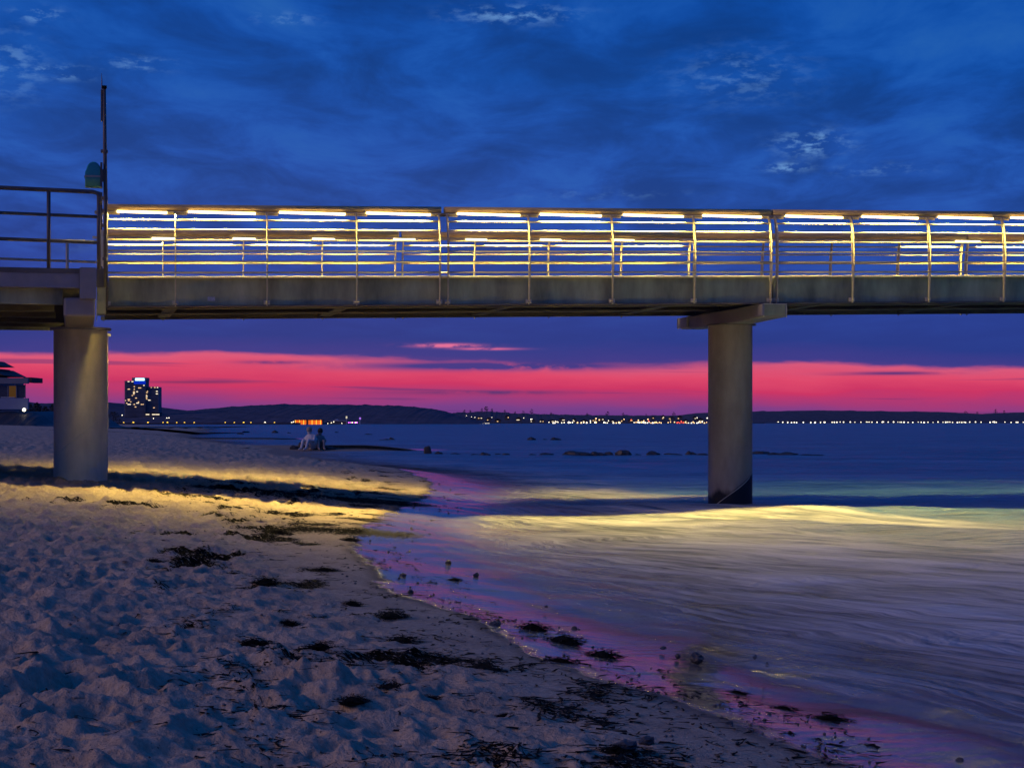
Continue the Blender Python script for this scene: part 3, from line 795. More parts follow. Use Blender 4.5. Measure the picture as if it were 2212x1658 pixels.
mb.add([(-W2, -.35, -.2), (W2, -.35, -.2), (W2, .35, -.2), (-W2, .35, -.2), (-W2 * .95, -.3, H2 * .80), (W2 * .30, -.32, H2 * 1.0), (W2 * .36, .3, H2 * .96), (-W2 * .9, .28, H2 * .78)],
       [(3, 2, 1, 0), (4, 5, 6, 7), (0, 1, 5, 4), (1, 2, 6, 5), (2, 3, 7, 6), (3, 0, 4, 7)])
o = mb.build('rock', M['rock'], loc=p, bevel=.06); tag(o, 'upright slanted block at the end of the dark weed bank', 'rock', GR)
# rocks beside the couple
for (x, y, w_, h), lab in ((R2(1565, 675, 75, 36), 'flat black rock left of the seated couple'), (R2(1622, 672, 66, 56), 'taller black rock touching the seated couple on the left'),
                           (R2(1845, 678, 90, 32), 'low black rock right of the seated couple')):
    p = ground(x, y); k = p.y / F
    o = bpy.data.objects.new('rock', rmesh[(int(x)) % 6]); COL.objects.link(o)
    o.location = (p.x, p.y, p.z); o.scale = (w_ * k * .5, w_ * k * .4, h * k * .75); tag(o, lab, 'rock')

# ------------------------------------------------------------------ the couple sitting on the spit
def person(loc, rz, mats, label, lean=0.0, scale=1.0, arm=0):
    root = empty('person', loc, rz, label, 'person')
    J = {'pelvis': ((0, 0, .13), .15), 'belly': ((0, -.04, .30), .14), 'chest': ((0, .03, .52), .165), 'neck': ((0, .13, .68), .065),
         'head': ((0, .17, .76), .095), 'crown': ((0, .19, .87), .085),
         'hipL': ((.10, .02, .13), .11), 'kneeL': ((.13, .42, .42), .075), 'ankL': ((.12, .58, .07), .05), 'toeL': ((.12, .75, .04), .04),
         'hipR': ((-.10, .02, .13), .11), 'kneeR': ((-.13, .42, .42), .075), 'ankR': ((-.12, .58, .07), .05), 'toeR': ((-.12, .75, .04), .04),
         'shL': ((.19, .05, .56), .075), 'elL': ((.27, .24, .37), .055), 'haL': ((.10, .45, .44), .04),
         'shR': ((-.19, .05, .56), .075), 'elR': ((-.27, .24, .37), .055), 'haR': ((-.10, .45, .44), .04)}
    E = [('pelvis', 'belly'), ('belly', 'chest'), ('chest', 'neck'), ('neck', 'head'), ('head', 'crown')]
    for s_ in 'LR': E += [('pelvis', 'hip' + s_), ('hip' + s_, 'knee' + s_), ('knee' + s_, 'ank' + s_), ('ank' + s_, 'toe' + s_), ('chest', 'sh' + s_), ('sh' + s_, 'el' + s_), ('el' + s_, 'ha' + s_)]
    ks = list(J); me = bpy.data.meshes.new('body')
    vs = []
    for k_ in ks:
        x_, y_, z_ = J[k_][0]; vs.append((x_ + lean * z_, y_, z_))
    me.from_pydata(vs, [(ks.index(a), ks.index(b)) for a, b in E], [])
    o = bpy.data.objects.new('body', me); COL.objects.link(o); o.parent = root; o.scale = (scale,) * 3
    sk = o.modifiers.new('skin', 'SKIN')
    for i, k_ in enumerate(ks): me.skin_vertices[0].data[i].radius = (J[k_][1],) * 2
    me.skin_vertices[0].data[0].use_root = True
    sk.use_smooth_shade = True
    o.modifiers.new('sub', 'SUBSURF').levels = 2; o.modifiers['sub'].render_levels = 2
    me.materials.append(mats[0])
    # hood / hair
    bm = bmesh.new(); bmesh.ops.create_uvsphere(bm, u_segments=16, v_segments=10, radius=.118)
    for v in bm.verts: v.co.z *= 1.12; v.co += Vector((lean * .83, .155, .835))
    hm = bpy.data.meshes.new('hair'); bm.to_mesh(hm); bm.free(); hm.materials.append(mats[1])
    for p in hm.polygons: p.use_smooth = True
    h = bpy.data.objects.new('hair', hm); COL.objects.link(h); h.parent = root; h.scale = (scale,) * 3
    # jacket shell
    bm = bmesh.new(); bmesh.ops.create_uvsphere(bm, u_segments=20, v_segments=12, radius=1)
    for v in bm.verts: 
        z_ = v.co.z; r_ = 1 + .10 * mnoise.noise(v.co * 2.2)
        v.co = Vector((v.co.x * .31 * r_ * (1 - .18 * z_), v.co.y * .25 * r_ + .02 + .07 * z_, .36 + z_ * .31)); v.co.x += lean * v.co.z
    jm = bpy.data.meshes.new('jacket'); bm.to_mesh(jm); bm.free(); jm.materials.append(mats[2])
    for p in jm.polygons: p.use_smooth = True
    j = bpy.data.objects.new('jacket', jm); COL.objects.link(j); j.parent = root; j.scale = (scale,) * 3
    return root
M['pale_cloth'] = simple('pale_cloth', (.52, .50, .50), .85, 0, .2, 12, .12)
M['tan_cloth'] = simple('tan_cloth', (.26, .22, .20), .85, 0, .2, 12, .15)
M['dark_cloth'] = simple('dark_cloth', (.03, .03, .035), .8, 0, .2)
M['hair'] = simple('hair', (.03, .022, .018), .6, 0, .3)
M['fair_hair'] = simple('fair_hair', (.30, .26, .22), .6, 0, .3)
gp = ground(671, 970.5)
person(Vector((gp.x + .08, gp.y, gp.z - .02)), R(150), (M['pale_cloth'], M['fair_hair'], M['pale_cloth']), 'person in a pale hooded jacket sitting hunched on the dark spit', .04, 1.38)
gp = ground(683, 970.5)
person(Vector((gp.x, gp.y + .30, gp.z - .02)), R(205), (M['tan_cloth'], M['hair'], M['tan_cloth']), 'dark-haired person leaning against the one in the pale jacket', -.12, 1.30)

# ------------------------------------------------------------------ far shores
def skyline(pts, n, seed, amp, freq):
    xs = np.array([p[0] for p in pts], float); ys = np.array([p[1] for p in pts], float)
    x = np.linspace(xs[0], xs[-1], n); y = np.interp(x, xs, ys)
    y = y - amp * (.5 * fbm(x * freq, x * 0 + seed, 5, seed, .62) + .25 * np.abs(vnoise(x * freq * 6, x * 0 + 1, seed)))
    return x, y
def hill(pts, dist, depth, mat_, name, kind, seed, amp=1.6, freq=.05, n=1400, label=None, shore_y=None):
    x, y = skyline(pts, n, seed, amp, freq)
    rows = []; M_ = 9
    for j in range(M_):
        t = j / (M_ - 1)                       # 0 shore -> 1 crest -> falls behind
        Yd = dist + depth * t
        crest_h = (HY - y) / F * (dist + depth * .75) + CAMZ
        prof_ = math.sin(min(t / .75, 1) * math.pi / 2) ** .75 if t <= .75 else 1 - (t - .75) * .8
        rough = 1 + (.10 * fbm(x * .06 + j * 3.3, x * 0 + j, 4, seed + j) if 0 < t < .74 else 0)
        zz = crest_h * prof_ * rough - (1.5 if t == 0 else 0)
        rows.append(np.stack([(x - CX) / F * (dist + depth * .75), np.full(n, Yd) + (8 * fbm(x * .02, x * 0, 3, seed) if t < .9 else 0), zz], -1))
    V = np.concatenate(rows); o = obj_np(name, V, quads(M_, n), mat_, kind, True)
    if label: o['label'] = label
    return o
M['forest'] = simple('forest', (.075, .075, .10), .95, 0, .1, .06, .35)  # foliage tone lifted and blued, distance haze put into the colour
M['far_wall'] = simple('far_wall', (.10, .10, .11), .8, 0, .2, .2, .2)
M['far_roof'] = simple('far_roof', (.045, .035, .035), .8, 0, .2, .2, .2)
M['far_pale'] = simple('far_pale', (.42, .42, .45), .8, 0, .2, .2, .1)
left_sky = [(-500, 862), (-200, 866), (0, 868), (60, 867), (100, 874), (125, 873), (232, 869), (300, 873), (345, 879), (395, 885), (428, 889), (450, 890), (470, 886), (520, 880), (575, 876), (640, 874), (760, 874), (880, 877), (930, 882), (960, 887), (990, 897), (1020, 905), (1050, 913)]
mid_sky = [(900, 897), (975, 891), (1010, 890), (1060, 888), (1110, 892), (1180, 894), (1260, 896), (1370, 897), (1450, 897), (1500, 898), (1560, 901), (1610, 906), (1640, 914)]
right_sky = [(1330, 905), (1440, 899), (1500, 892), (1560, 889), (1640, 888), (1760, 886), (1900, 888), (1990, 889), (2040, 891), (2100, 895), (2140, 892), (2200, 890), (2300, 889), (2500, 888), (2800, 886)]
hill(right_sky, 5200, 1400, M['forest'], 'hill', 'structure', 81, 1.6, .045, 1100)
hill(mid_sky, 3600, 700, M['forest'], 'hill', 'structure', 83, 3.4, .07, 1300)
hill(left_sky, 1750, 800, M['forest'], 'hill', 'structure', 85, 2.2, .06, 1700)
# shore strips
for (x0, x1, d0, d1) in ((-900, 720, 1480, 1800), (700, 1600, 3350, 3700), (1500, 3000, 4900, 5300)):
    mb = MB(); k0, k1 = (x0 - CX) / F, (x1 - CX) / F
    mb.box(0, 1, 0, 1, 0, 1, lambda p: Vector((k0 * d1 + (k1 - k0) * d1 * p.x, d0 + (d1 - d0) * p.y, -1 + 2.6 * p.z))); o = mb.build('shore', M['forest']); o['kind'] = 'structure'

# individual trees on the town skyline
def far_tree(loc, h, seed, lab):
    r = empty('tree', loc, 0, lab, 'tree', 'trees standing above the town skyline')
    mb = MB(); mb.tube([(0, 0, -h * .3), (0, 0, h * .5), (h * .03, 0, h * .8)], [h * .04, h * .03, h * .012], 6); mb.build('trunk', M['forest'], r)
    bm = MB(); rn = random.Random(seed)
    for i in range(70):
        a = rn.uniform(0, 6.28); q_ = rn.random() ** .5; zz = rn.uniform(.3, 1.0); rr = h * .36 * math.sin(min(1, (1.08 - zz) * 2.2) * 1.57) * q_
        c = Vector((rr * math.cos(a), rr * math.sin(a), zz * h)); s_ = h * rn.uniform(.05, .11)
        bm.add([c + Vector((rn.uniform(-1, 1), rn.uniform(-1, 1), rn.uniform(-1, 1))) * s_ for _ in range(4)], [(0, 1, 2), (0, 2, 3), (0, 3, 1), (1, 3, 2)])
    bm.build('crown', M['forest'], r); return r
for i, (x, y, hp) in enumerate([(1003, 890, 8), (1015, 890, 7), (1040, 889, 9), (1050, 888, 12), (1062, 888, 8), (1090, 890, 7), (1112, 893, 7), (1130, 893, 8), (1148, 893, 11), (1190, 895, 7),
                                (1268, 896, 7), (1312, 897, 10), (1345, 897, 8), (1395, 897, 6), (1455, 897, 9), (2085, 895, 9), (2110, 894, 7), (2150, 892, 10), (2168, 892, 8)]):
    dist = 3950 if x < 2000 else 5900
    p = far_pt(x, y + 3, dist); far_tree(p, hp * 1.15 * dist / F, i, 'bare dark tree poking above the far town skyline' if x < 2000 else 'dark tree on the right end of the far ridge')

# --- the hotel tower
def Hc(x, y): return (x * .36183) / 1.8525, (1350 + y * .36183) / 1.8525
HD = 1900.0
def Hw(x, y): px, py = Hc(x, y); return far_pt(px, py, HD)
hot = empty('hotel_tower', Hw(1553, 900), 0, 'tall twin-block hotel tower with scattered lit windows and a blue-lit crown', 'building')
M['hotel'] = simple('hotel_wall', (.15, .17, .22), .7, 0, .3, .1, .15)
M['slab'] = simple('hotel_slab', (.30, .33, .40), .7, 0, .3, .1, .1)
M['win_warm'] = emitter('window_warm', (1.0, .62, .30), 1.3)
M['win_pale'] = emitter('window_pale', (1.0, .83, .58), 1.5)
M['sign_blue'] = emitter('sign_glow', (.45, .85, 1.0), 2.6)
M['crown_blue'] = emitter('crown_glow', (.004, .03, .62), .8)
def hbox(name, m_, x0, x1, y0, y1, yd0, yd1, par=hot):
    a, b = Hw(x0, y1), Hw(x1, y0); mb = MB(); b0 = par.location
    mb.box(a.x - b0.x, b.x - b0.x, yd0, yd1, a.z - b0.z, b.z - b0.z); return mb.build(name, m_, par)
hbox('left_block', M['hotel'], 1372, 1602, 476, 900, 3, 22)
hbox('right_block', M['hotel'], 1603, 1738, 543, 900, 6, 24)
hbox('crown', M['crown_blue'], 1478, 1604, 480, 512, 1.2, 2.8)
hbox('crown_wall', M['hotel'], 1452, 1610, 440, 475.5, 3, 20)
hbox('sign', M['sign_blue'], 1490, 1590, 447, 474, 2.2, 2.9)
sl1 = sl2 = None
for i in range(30):
    y = 476 + i * 14.0; a = Hw(1368, y)
    if sl1 is None: sl1 = hbox('floor_slab', M['slab'], 1366, 1604, y, y + 3, 1.4, 3.1); z0 = a.z
    else: dup(sl1, hot, (0, 0, a.z - z0))
for i in range(25):
    y = 541 + i * 14.0; a = Hw(1608, y)
    if sl2 is None: sl2 = hbox('floor_slab', M['slab'], 1606, 1744, y, y + 3, 4.4, 6.1); z1_ = a.z
    else: dup(sl2, hot, (0, 0, a.z - z1_))
lw = [(1415, 487, 1, 24), (1458, 487, 1, 24), (1478, 537, 0, 14), (1418, 565, 0, 32), (1478, 567, 0, 14), (1538, 551, 0, 40), (1585, 529, 1, 16), (1510, 600, 1, 20), (1475, 600, 0, 22), (1475, 614, 1, 22), (1473, 627, 0, 18), (1456, 640, 0, 12),
      (1418, 684, 0, 32), (1418, 698, 0, 22), (1380, 692, 0, 10), (1498, 666, 0, 22), (1525, 706, 0, 16), (1515, 727, 1, 34), (1560, 731, 0, 22), (1478, 741, 0, 18), (1422, 741, 1, 44), (1395, 720, 0, 14), (1492, 768, 0, 20), (1440, 712, 0, 12), (1578, 742, 0, 10),
      (1612, 607, 0, 18), (1608, 638, 0, 14), (1610, 652, 1, 18), (1608, 666, 0, 16), (1610, 679, 0, 14), (1638, 692, 1, 32), (1722, 588, 1, 22), (1722, 615, 1, 26), (1700, 551, 0, 18), (1730, 546, 1, 16), (1690, 765, 0, 18), (1618, 590, 0, 12), (1660, 551, 0, 10)]
for (x, y, pale, ww) in lw:
    r = x > 1604; f0 = 5.4 if r else 2.4
    y0 = (541 if r else 476); yq = y0 + round((y - y0 - 7) / 14.0) * 14.0 + 3.5
    hbox('window', M['win_pale'] if pale else M['win_warm'], x - ww * .4, x + ww * .4, yq + 1, yq + 9, f0, f0 + .5)
# low buildings by the hotel
def house(px, py, dist, wp, hp, wins, label, group, roofm=None, wallm=None, gable=True):
    b = far_pt(px, py, dist); k = dist / F; W2, H2 = wp * k / 2, hp * k
    r = empty('house', b, 0, label, 'house', group)
    mb = MB(); mb.box(-W2, W2, 0, W2 * 1.4, -2, H2 * .6); mb.build('wall', wallm or M['far_wall'], r)
    mb = MB()
    if gable: mb.prism([(-W2 * 1.08, H2 * .6), (W2 * 1.08, H2 * .6), (0, H2)], -W2 * .1, W2 * 1.5, 'y')
    else: mb.box(-W2 * 1.05, W2 * 1.05, -.2, W2 * 1.45, H2 * .6, H2 * .72)
    mb.build('roof', roofm or M['far_roof'], r)
    for (fx, fz, pale) in wins:
        mb = MB(); mb.box((fx - .11) * W2 * 2, (fx + .11) * W2 * 2, -.35, -.05, (fz - .09) * H2, (fz + .09) * H2)
        mb.build('window', M['win_pale'] if pale else M['win_warm'], r)
    return r
x, y = Hc(1680, 862); house(x, y, 1860, 34, 9, [(-.28, .3, 1), (.12, .3, 1), (.36, .3, 1)], 'low flat building with lit windows at the foot of the hotel tower', None, gable=False)

# lit colonnade building, tent hall, beacon towers on the left shore
SD = 1520.0
def Rw(x, y): a, b, _, _ = R2(x, y, 1, 1); return far_pt(a, b, SD)
p0 = Rw(1676, 479)
hall = empty('seafront_hall', p0, 0, 'low seafront hall with glowing orange columns on the far shore', 'building')
M['orange'] = emitter('orange_glow', (1.0, .16, .015), 2.0); M['amber'] = emitter('amber_glow', (1.0, .42, .04), 3.2)
a, b = Rw(1566, 478) - p0, Rw(1786, 437) - p0
mb = MB(); mb.box(a.x, b.x, 2, 12, a.z - 1, b.z * .9); mb.build('wall', M['far_wall'], hall)
mb = MB(); mb.box(a.x - .6, b.x + .6, -.5, 12, b.z * .9, b.z); mb.build('roof', M['far_roof'], hall)
prev = None
for i in range(26):
    xx_ = a.x + .5 + (b.x - a.x - 1) * i / 25
    if i in (11, 12): continue
    key = 'orange' if i % 4 else 'amber'
    mb = MB(); mb.box(xx_ - .17, xx_ + .17, 0, .3, a.z, b.z * .88); mb.build('column', M[key], hall)
p0 = Rw(1900, 470); tent = empty('event_tent', p0, 0, 'pale event tent with a peaked roof right of the orange hall', 'tent')
a, b = Rw(1822, 470) - p0, Rw(1978, 432) - p0
mb = MB(); mb.box(a.x, b.x, 1, 9, a.z - 1, b.z * .55); mb.build('wall', M['far_wall'], tent)
mb = MB(); n = 12; mb.prism([(a.x, b.z * .55), (b.x, b.z * .55), (b.x * .75, b.z * .68), (b.x * .2, b.z * .72), (0, b.z), (a.x * .3, b.z * .72)], .5, 9, 'y'); mb.build('roof', M['far_pale'], tent)
def tower(x, y0, y1, w_, m_top, label):
    p = Rw(x, y1); r = empty('beacon_tower', p, 0, label, 'tower'); t_ = Rw(x, y0) - p; ww = w_ * .4973 / 1.8525 * SD / F / 2
    mb = MB(); mb.tube([(0, 0, -1), (0, 0, t_.z * .7)], ww * .55, 8); mb.build('shaft', M['far_pale'] , r)
    mb = MB(); mb.tube([(0, 0, t_.z * .7), (0, 0, t_.z)], ww, 8); mb.build('head', m_top, r)
M['cream_glow'] = emitter('cream_glow', (.9, .8, .6), .8); M['violet_glow'] = emitter('violet_glow', (.45, .18, .95), 1.0); M['magenta'] = emitter('magenta_glow', (.85, .15, 1.0), 2.5)
tower(1983, 410, 470, 12, M['cream_glow'], 'slim tower with a cream lit head right of the pale tent')
tower(2092, 420, 470, 14, M['violet_glow'], 'slim tower with a violet lit head, right end of the pier lights')

# --- lights on the far shores: one mesh per colour, every lamp an object
def bulb(m_, seg=8):
    bm = bmesh.new(); bmesh.ops.create_icosphere(bm, subdivisions=1, radius=1); me = bpy.data.meshes.new('street_lamp')
    nv = len(bm.verts); bm.to_mesh(me); bm.free(); me.materials.append(m_); return me
LM = {'yellow': bulb(emitter('lamp_yellow', (1.0, .58, .05), 4.0)), 'white': bulb(emitter('lamp_white', (1.0, .88, .66), 3.2)),
      'warm': bulb(emitter('lamp_warm', (1.0, .60, .26), 3.0)), 'red': bulb(emitter('lamp_red', (1.0, .10, .06), 2.2)), 'magenta': bulb(M['magenta']), 'blue': bulb(emitter('lamp_blue', (.35, .6, 1.0), 2.0))}
for k_, me in LM.items():     # a short dark pole under every glowing head
    me.materials.append(M['far_roof'])
    bm = bmesh.new(); bm.from_mesh(me)
    r = bmesh.ops.create_cone(bm, segments=5, radius1=.12, radius2=.12, depth=2.2, matrix=Matrix.Translation((0, 0, -2.0)))
    for v in r['verts']:
        for f in v.link_faces: f.material_index = 1
    bm.to_mesh(me); bm.free()
def lamp(px, py, dist, rad, key, label, group):
    o = bpy.data.objects.new('street_lamp', LM[key]); COL.objects.link(o); o.location = far_pt(px, py, dist); s_ = rad * .85 * dist / F
    o.scale = (s_, s_, s_); tag(o, label, 'lamp', group)
for x in (190, 268, 385, 507, 542, 617, 680, 757, 1007, 1080, 1155, 1213, 1403):
    a, b, _, _ = R2(x, 464, 1, 1); lamp(a, b, 1490, 2.1 if x not in (268, 385, 542, 1155) else 2.6, 'yellow', 'round yellow promenade lamp on the far left shoreline', 'yellow promenade lamps')
for x, y in ((70, 468), (97, 470), (178, 402), (345, 468), (460, 466), (555, 423), (538, 424), (430, 428), (480, 466), (700, 466), (795, 467), (835, 468), (1128, 472), (1268, 471), (1295, 469), (1327, 463), (1318, 474), (1345, 472), (1380, 468), (1423, 468), (1542, 464), (1556, 455), (1832, 468), (1860, 463), (1945, 467), (1880, 455)):
    a, b, _, _ = R2(x, y, 1, 1); lamp(a, b, 1488, 2.6 if x in (1327, 1542) else random.uniform(1.0, 1.5), 'white', 'small white light between the yellow lamps of the far left shore', 'white lights on the left shore')
for x in (2000, 2012, 2028, 2045, 2058, 2068):
    a, b, _, _ = R2(x, 461, 1, 1); lamp(a, b, 1486, 1.6, 'magenta' if x % 3 else 'white', 'violet-pink light between the two slim towers', 'violet lights by the towers')
rl = random.Random(5)
G2 = 'white lights along the far town shoreline'; G3 = 'warm lights along the far town shoreline'; G4 = 'lights of the distant right shoreline'; G5 = 'lights on the slope above the town'
for (x, y, s_) in [(170, 297, 1.6), (240, 292, 1.3), (312, 288, 1.4), (362, 294, 1), (398, 290, 1.2), (412, 292, 2.9), (443, 295, 2.2), (460, 295, 2.1), (475, 296, 1.6), (487, 296, 2.2), (512, 298, 2), (848, 292, 1), (978, 290, 1), (1040, 288, 2.2), (1080, 289, 1.8), (1117, 289, 2.0), (1150, 297, 1.2),
                   (1175, 297, 1.5), (1197, 296, 1.8), (1212, 296, 2), (1228, 296, 2), (1760, 283, 1.5), (1798, 291, 2.4), (1812, 290, 2), (1873, 288, 1.6), (1895, 286, 1.8), (1935, 285, 3.2), (1950, 286, 1.6), (1968, 285, 2), (2013, 286, 1.7), (2045, 286, 1.7), (2068, 286, 2), (2095, 286, 1.9), (2168, 285, 2.4)]:
    a, b, _, _ = R3(x, y, 1, 1); lamp(a, b, 3330, s_ * .85, 'white', 'white light on the far town shoreline', G2)
for (x, y, s_) in [(857, 247, 1.6), (1255, 240, 1), (1537, 245, 1.2), (1600, 257, 1.8), (1610, 257, 1.6), (1816, 276, 1.7), (1830, 279, 1.5), (1840, 283, 1.6), (2127, 271, 1.8), (2177, 250, 1.8), (1030, 225, 1), (1075, 236, 1), (1105, 240, 1.2), (940, 253, .9)]:
    a, b, _, _ = R3(x, y, 1, 1); lamp(a, b, 3500, s_ * .8, 'white', 'pale light on the slope above the far town shore', G5)
for (x, y, s_) in [(1013, 257, 1.8), (2205, 265, 1.5)]:
    a, b, _, _ = R3(x, y, 1, 1); lamp(a, b, 3500, s_ * .8, 'warm', 'orange light on the slope above the far town shore', G5)
for x in [22, 55, 77, 103, 137, 178, 186, 257, 270, 285, 340, 365, 388, 395, 523, 540, 558, 572, 590, 605, 622, 640, 655, 672, 688, 705, 718, 733, 748, 762]:
    a, b, _, _ = R4(x, 287 + rl.uniform(-4, 3), 1, 1); lamp(a, b, 3330, rl.uniform(1.1, 2.3), 'white' if rl.random() < .6 else 'warm', 'light in the dense row left of the water pillar, far shore', G3)
for x in [824, 845, 905, 915, 925, 940, 958, 975, 990, 1005, 1030, 1045, 1055, 1080, 1095, 1110, 1125, 1145, 1165]:
    a, b, _, _ = R4(x, 286 + rl.uniform(-6, 5), 1, 1); lamp(a, b, 3330, rl.uniform(1.1, 2.2), 'red' if 900 < x < 970 else 'warm' if rl.random() < .5 else 'white', 'light in the reddish cluster close to the water pillar, far shore', G3)
for (x, y, k_) in [(185, 250, 'warm'), (215, 262, 'warm'), (298, 270, 'white'), (433, 258, 'warm'), (497, 262, 'red'), (560, 266, 'warm'), (645, 257, 'warm'), (652, 272, 'red'), (608, 270, 'warm'), (845, 265, 'warm'), (940, 275, 'red'), (1073, 243, 'white'), (1078, 244, 'white'), (1170, 246, 'white'), (880, 282, 'warm')]:
    a, b, _, _ = R4(x, y, 1, 1); lamp(a, b, 3500, 1.6, k_, 'light on the slope above the town, left of the water pillar', G5)
for x in [1590, 1605, 1625, 1650, 1688, 1695, 1735, 1748, 1790, 1798, 1838, 1882, 1915, 1940, 1960, 2020, 2085, 2122, 2172, 2205]:
    a, b, _, _ = R4(x, 285 + rl.uniform(-3, 3), 1, 1); lamp(a, b, 4880, rl.uniform(1.0, 1.9), 'white', 'white light on the distant shoreline right of the water pillar', G4)
for x in [297, 333, 378, 414, 473, 492, 513, 540, 568, 624, 662, 712, 757, 770, 783, 804, 846, 890, 899, 938, 983, 1018, 1036, 1048, 1070, 1103, 1142, 1187, 1212, 1236, 1268, 1310, 1351, 1392, 1415, 1432, 1450, 1472, 1512, 1530, 1548, 1568, 1580, 1614, 1662, 1708, 1783, 1808, 1820, 1835, 1906, 1957, 2000, 2012, 2058]:
    a, b = (3100 + x * .4825) / 1.8525, (1560 + 265 * .4825) / 1.8525
    lamp(a, b + rl.uniform(-.6, .5), 4880, rl.uniform(1.0, 2.0), 'white', 'white light of the evenly strung row at the far right shore', G4)
# houses of the far town
hs = random.Random(9)
for i in range(26):
    px = [1000, 1018, 1036, 1055, 1075, 1170, 1192, 1214, 1240, 1262, 1284, 1300, 1322, 1344, 1362, 1385, 1410, 1432, 1450, 1468, 1480, 1500, 1512, 1150, 1120, 1095][i]
    hp = hs.uniform(6, 10); py = 911 - hs.choice([0, 0, 3, 6])
    w1 = [(hs.uniform(-.3, .3), hs.choice([.22, .42]), hs.random() < .5) for _ in range(hs.choice([1, 2, 2]))]
    house(px, py, 3450 + hs.uniform(0, 60), hs.uniform(9, 15), hp, w1, 'dim gabled house of the far town with lit windows', 'houses of the far town')

# --- beach pavilion at the left edge, with its embankment and trees
BD = 250.0
def Bw(x, y): return far_pt(x * .36183 / 1.8525, (1350 + y * .36183) / 1.8525, BD)
p0 = Bw(0, 800)
pav = empty('beach_pavilion', p0, 0, 'two-storey beach pavilion with hipped roofs and a pale blue parapet at the left edge', 'building')
def bbx(name, m_, x0, x1, y0, y1, d0, d1, top=None):
    a, b = Bw(x0, y1) - p0, Bw(x1, y0) - p0; mb = MB()
    if d1 > 2: b.x = (b.x + p0.x) * (BD + d1) / BD - p0.x
    def TT(p):
        q_ = Vector(p)
        if top is not None and p.z > (a.z + b.z) / 2: q_.x = a.x + (q_.x - a.x) * top; q_.y = (d0 + d1) / 2 + (q_.y - (d0 + d1) / 2) * .4
        return q_
    mb.box(a.x, b.x, d0, d1, a.z, b.z, TT); return mb.build(name, m_, pav)
M['pav_wall'] = simple('pavilion_wall', (.15, .16, .20), .7, 0, .3, .5, .15); M['pav_roof'] = simple('pavilion_roof', (.05, .04, .045), .7, 0, .3, .8, .2)
M['pav_blue'] = simple('pavilion_parapet', (.20, .24, .36), .7, 0, .3, .5, .12); M['pav_glass'] = simple('pavilion_glass', (.04, .05, .07), .15, 0, .6)
M['pav_warm'] = emitter('pavilion_room_light', (.55, .25, .08), .12)
X0 = -900
bbx('wall', M['pav_wall'], X0, 262, 430, 800, 2, 14)
bbx('upper_storey', M['pav_wall'], X0, 112, 330, 375, 4, 11)
def proof(pts, d0, d1):
    vs = []
    for x_, y_ in pts:
        q_ = Bw(x_, y_) - p0; q_.x = (q_.x + p0.x) * (BD + d1) / BD - p0.x; q_.z = (q_.z + p0.z - CAMZ) * (BD + d1) / BD + CAMZ - p0.z; vs.append((q_.x, q_.z))
    mb = MB(); mb.prism(vs, d0, d1, 'y'); mb.build('roof', M['pav_roof'], pav)
proof([(X0, 440), (300, 440), (150, 366), (X0, 366)], 1.0, 13)
proof([(X0, 331), (165, 331), (45, 268), (X0, 268)], 4, 11)
bbx('eave', M['pav_roof'], 285, 385, 432, 487, 3, 9)
bbx('fascia', M['pav_wall'], X0, 280, 441, 505, 1.2, 1.98)
bbx('parapet', M['pav_blue'], X0, 300, 668, 790, .3, 1.0)
bbx('window', M['pav_glass'], 150, 240, 520, 660, 1.75, 1.97)
bbx('window', M['pav_warm'], 60, 140, 530, 660, 1.75, 1.97)
bbx('window', M['pav_glass'], X0, 45, 530, 660, 1.75, 1.97)
for x_ in (50, 145, 243): bbx('mullion', M['pav_wall'], x_ - 4, x_ + 4, 510, 665, 1.6, 1.74)
bbx('handrail', M['far_pale'], 0, 150, 655, 663, .4, .5)
o = bpy.data.objects.new('wall_lamp', LM['white']); COL.objects.link(o); o.location = Bw(288, 797) + Vector((0, -1, 0)); o.scale = (.28,) * 3; tag(o, 'bright white lamp at the foot of the beach pavilion', 'lamp')
# embankment
ex = np.linspace(-140, 40, 220); rr_ = []
for j, (yo, hh) in enumerate(((-8, -.2), (-5, .7), (-2, 1.5), (1, 1.9), (14, 2.0), (40, 2.0))):
    px_ = (ex - CX) / F
    top = CAMZ + 24 / F * BD
    xw = ex * .36 - 55
    zz = np.where(True, .8 + (top - .8) * hh / 2.0, 0) * sst(-61, -66, xw) + .9 * (1 - sst(-61, -66, xw)) + .25 * fbm(xw * .8, xw * 0 + j, 3, 90 + j)
    rr_.append(np.stack([xw * 1.0 - 2, np.full(220, BD + yo) + .8 * fbm(xw * .5, xw * 0 + j, 2, 95), zz], -1))
obj_np('embankment', np.concatenate(rr_), quads(6, 220), M['rock'], 'structure', False)
M['bush'] = simple('bush', (.045, .05, .045), .9, 0, .1, 1.0, .4)
def bush(px, py, dist, w_, h, seed, label):
    b = far_pt(px, py, dist); k = dist / F; rn = random.Random(seed); mb = MB(); W2, H2 = w_ * k / 2, h * k
    r = empty('tree', b, 0, label, 'tree', 'dark trees behind the beach pavilion')
    for i in range(420):
        a = rn.uniform(0, 6.28); q_ = rn.random() ** .45; zz = rn.random(); rr = W2 * math.sqrt(max(0, 1 - zz ** 2.2)) * q_
        c = Vector((rr * math.cos(a), rr * math.sin(a) * .6, zz * H2)); s_ = H2 * rn.uniform(.03, .075)
        mb.add([c + Vector((rn.uniform(-1, 1), rn.uniform(-1, 1), rn.uniform(-1, 1))) * s_ for _ in range(4)], [(0, 1, 2), (0, 2, 3), (0, 3, 1)])
    mb.build('crown', M['bush'], r)
    mb = MB(); mb.tube([(0, 0, -H2 * .2), (0, 0, H2 * .6)], [W2 * .06, W2 * .03], 6); mb.build('trunk', M['bush'], r)
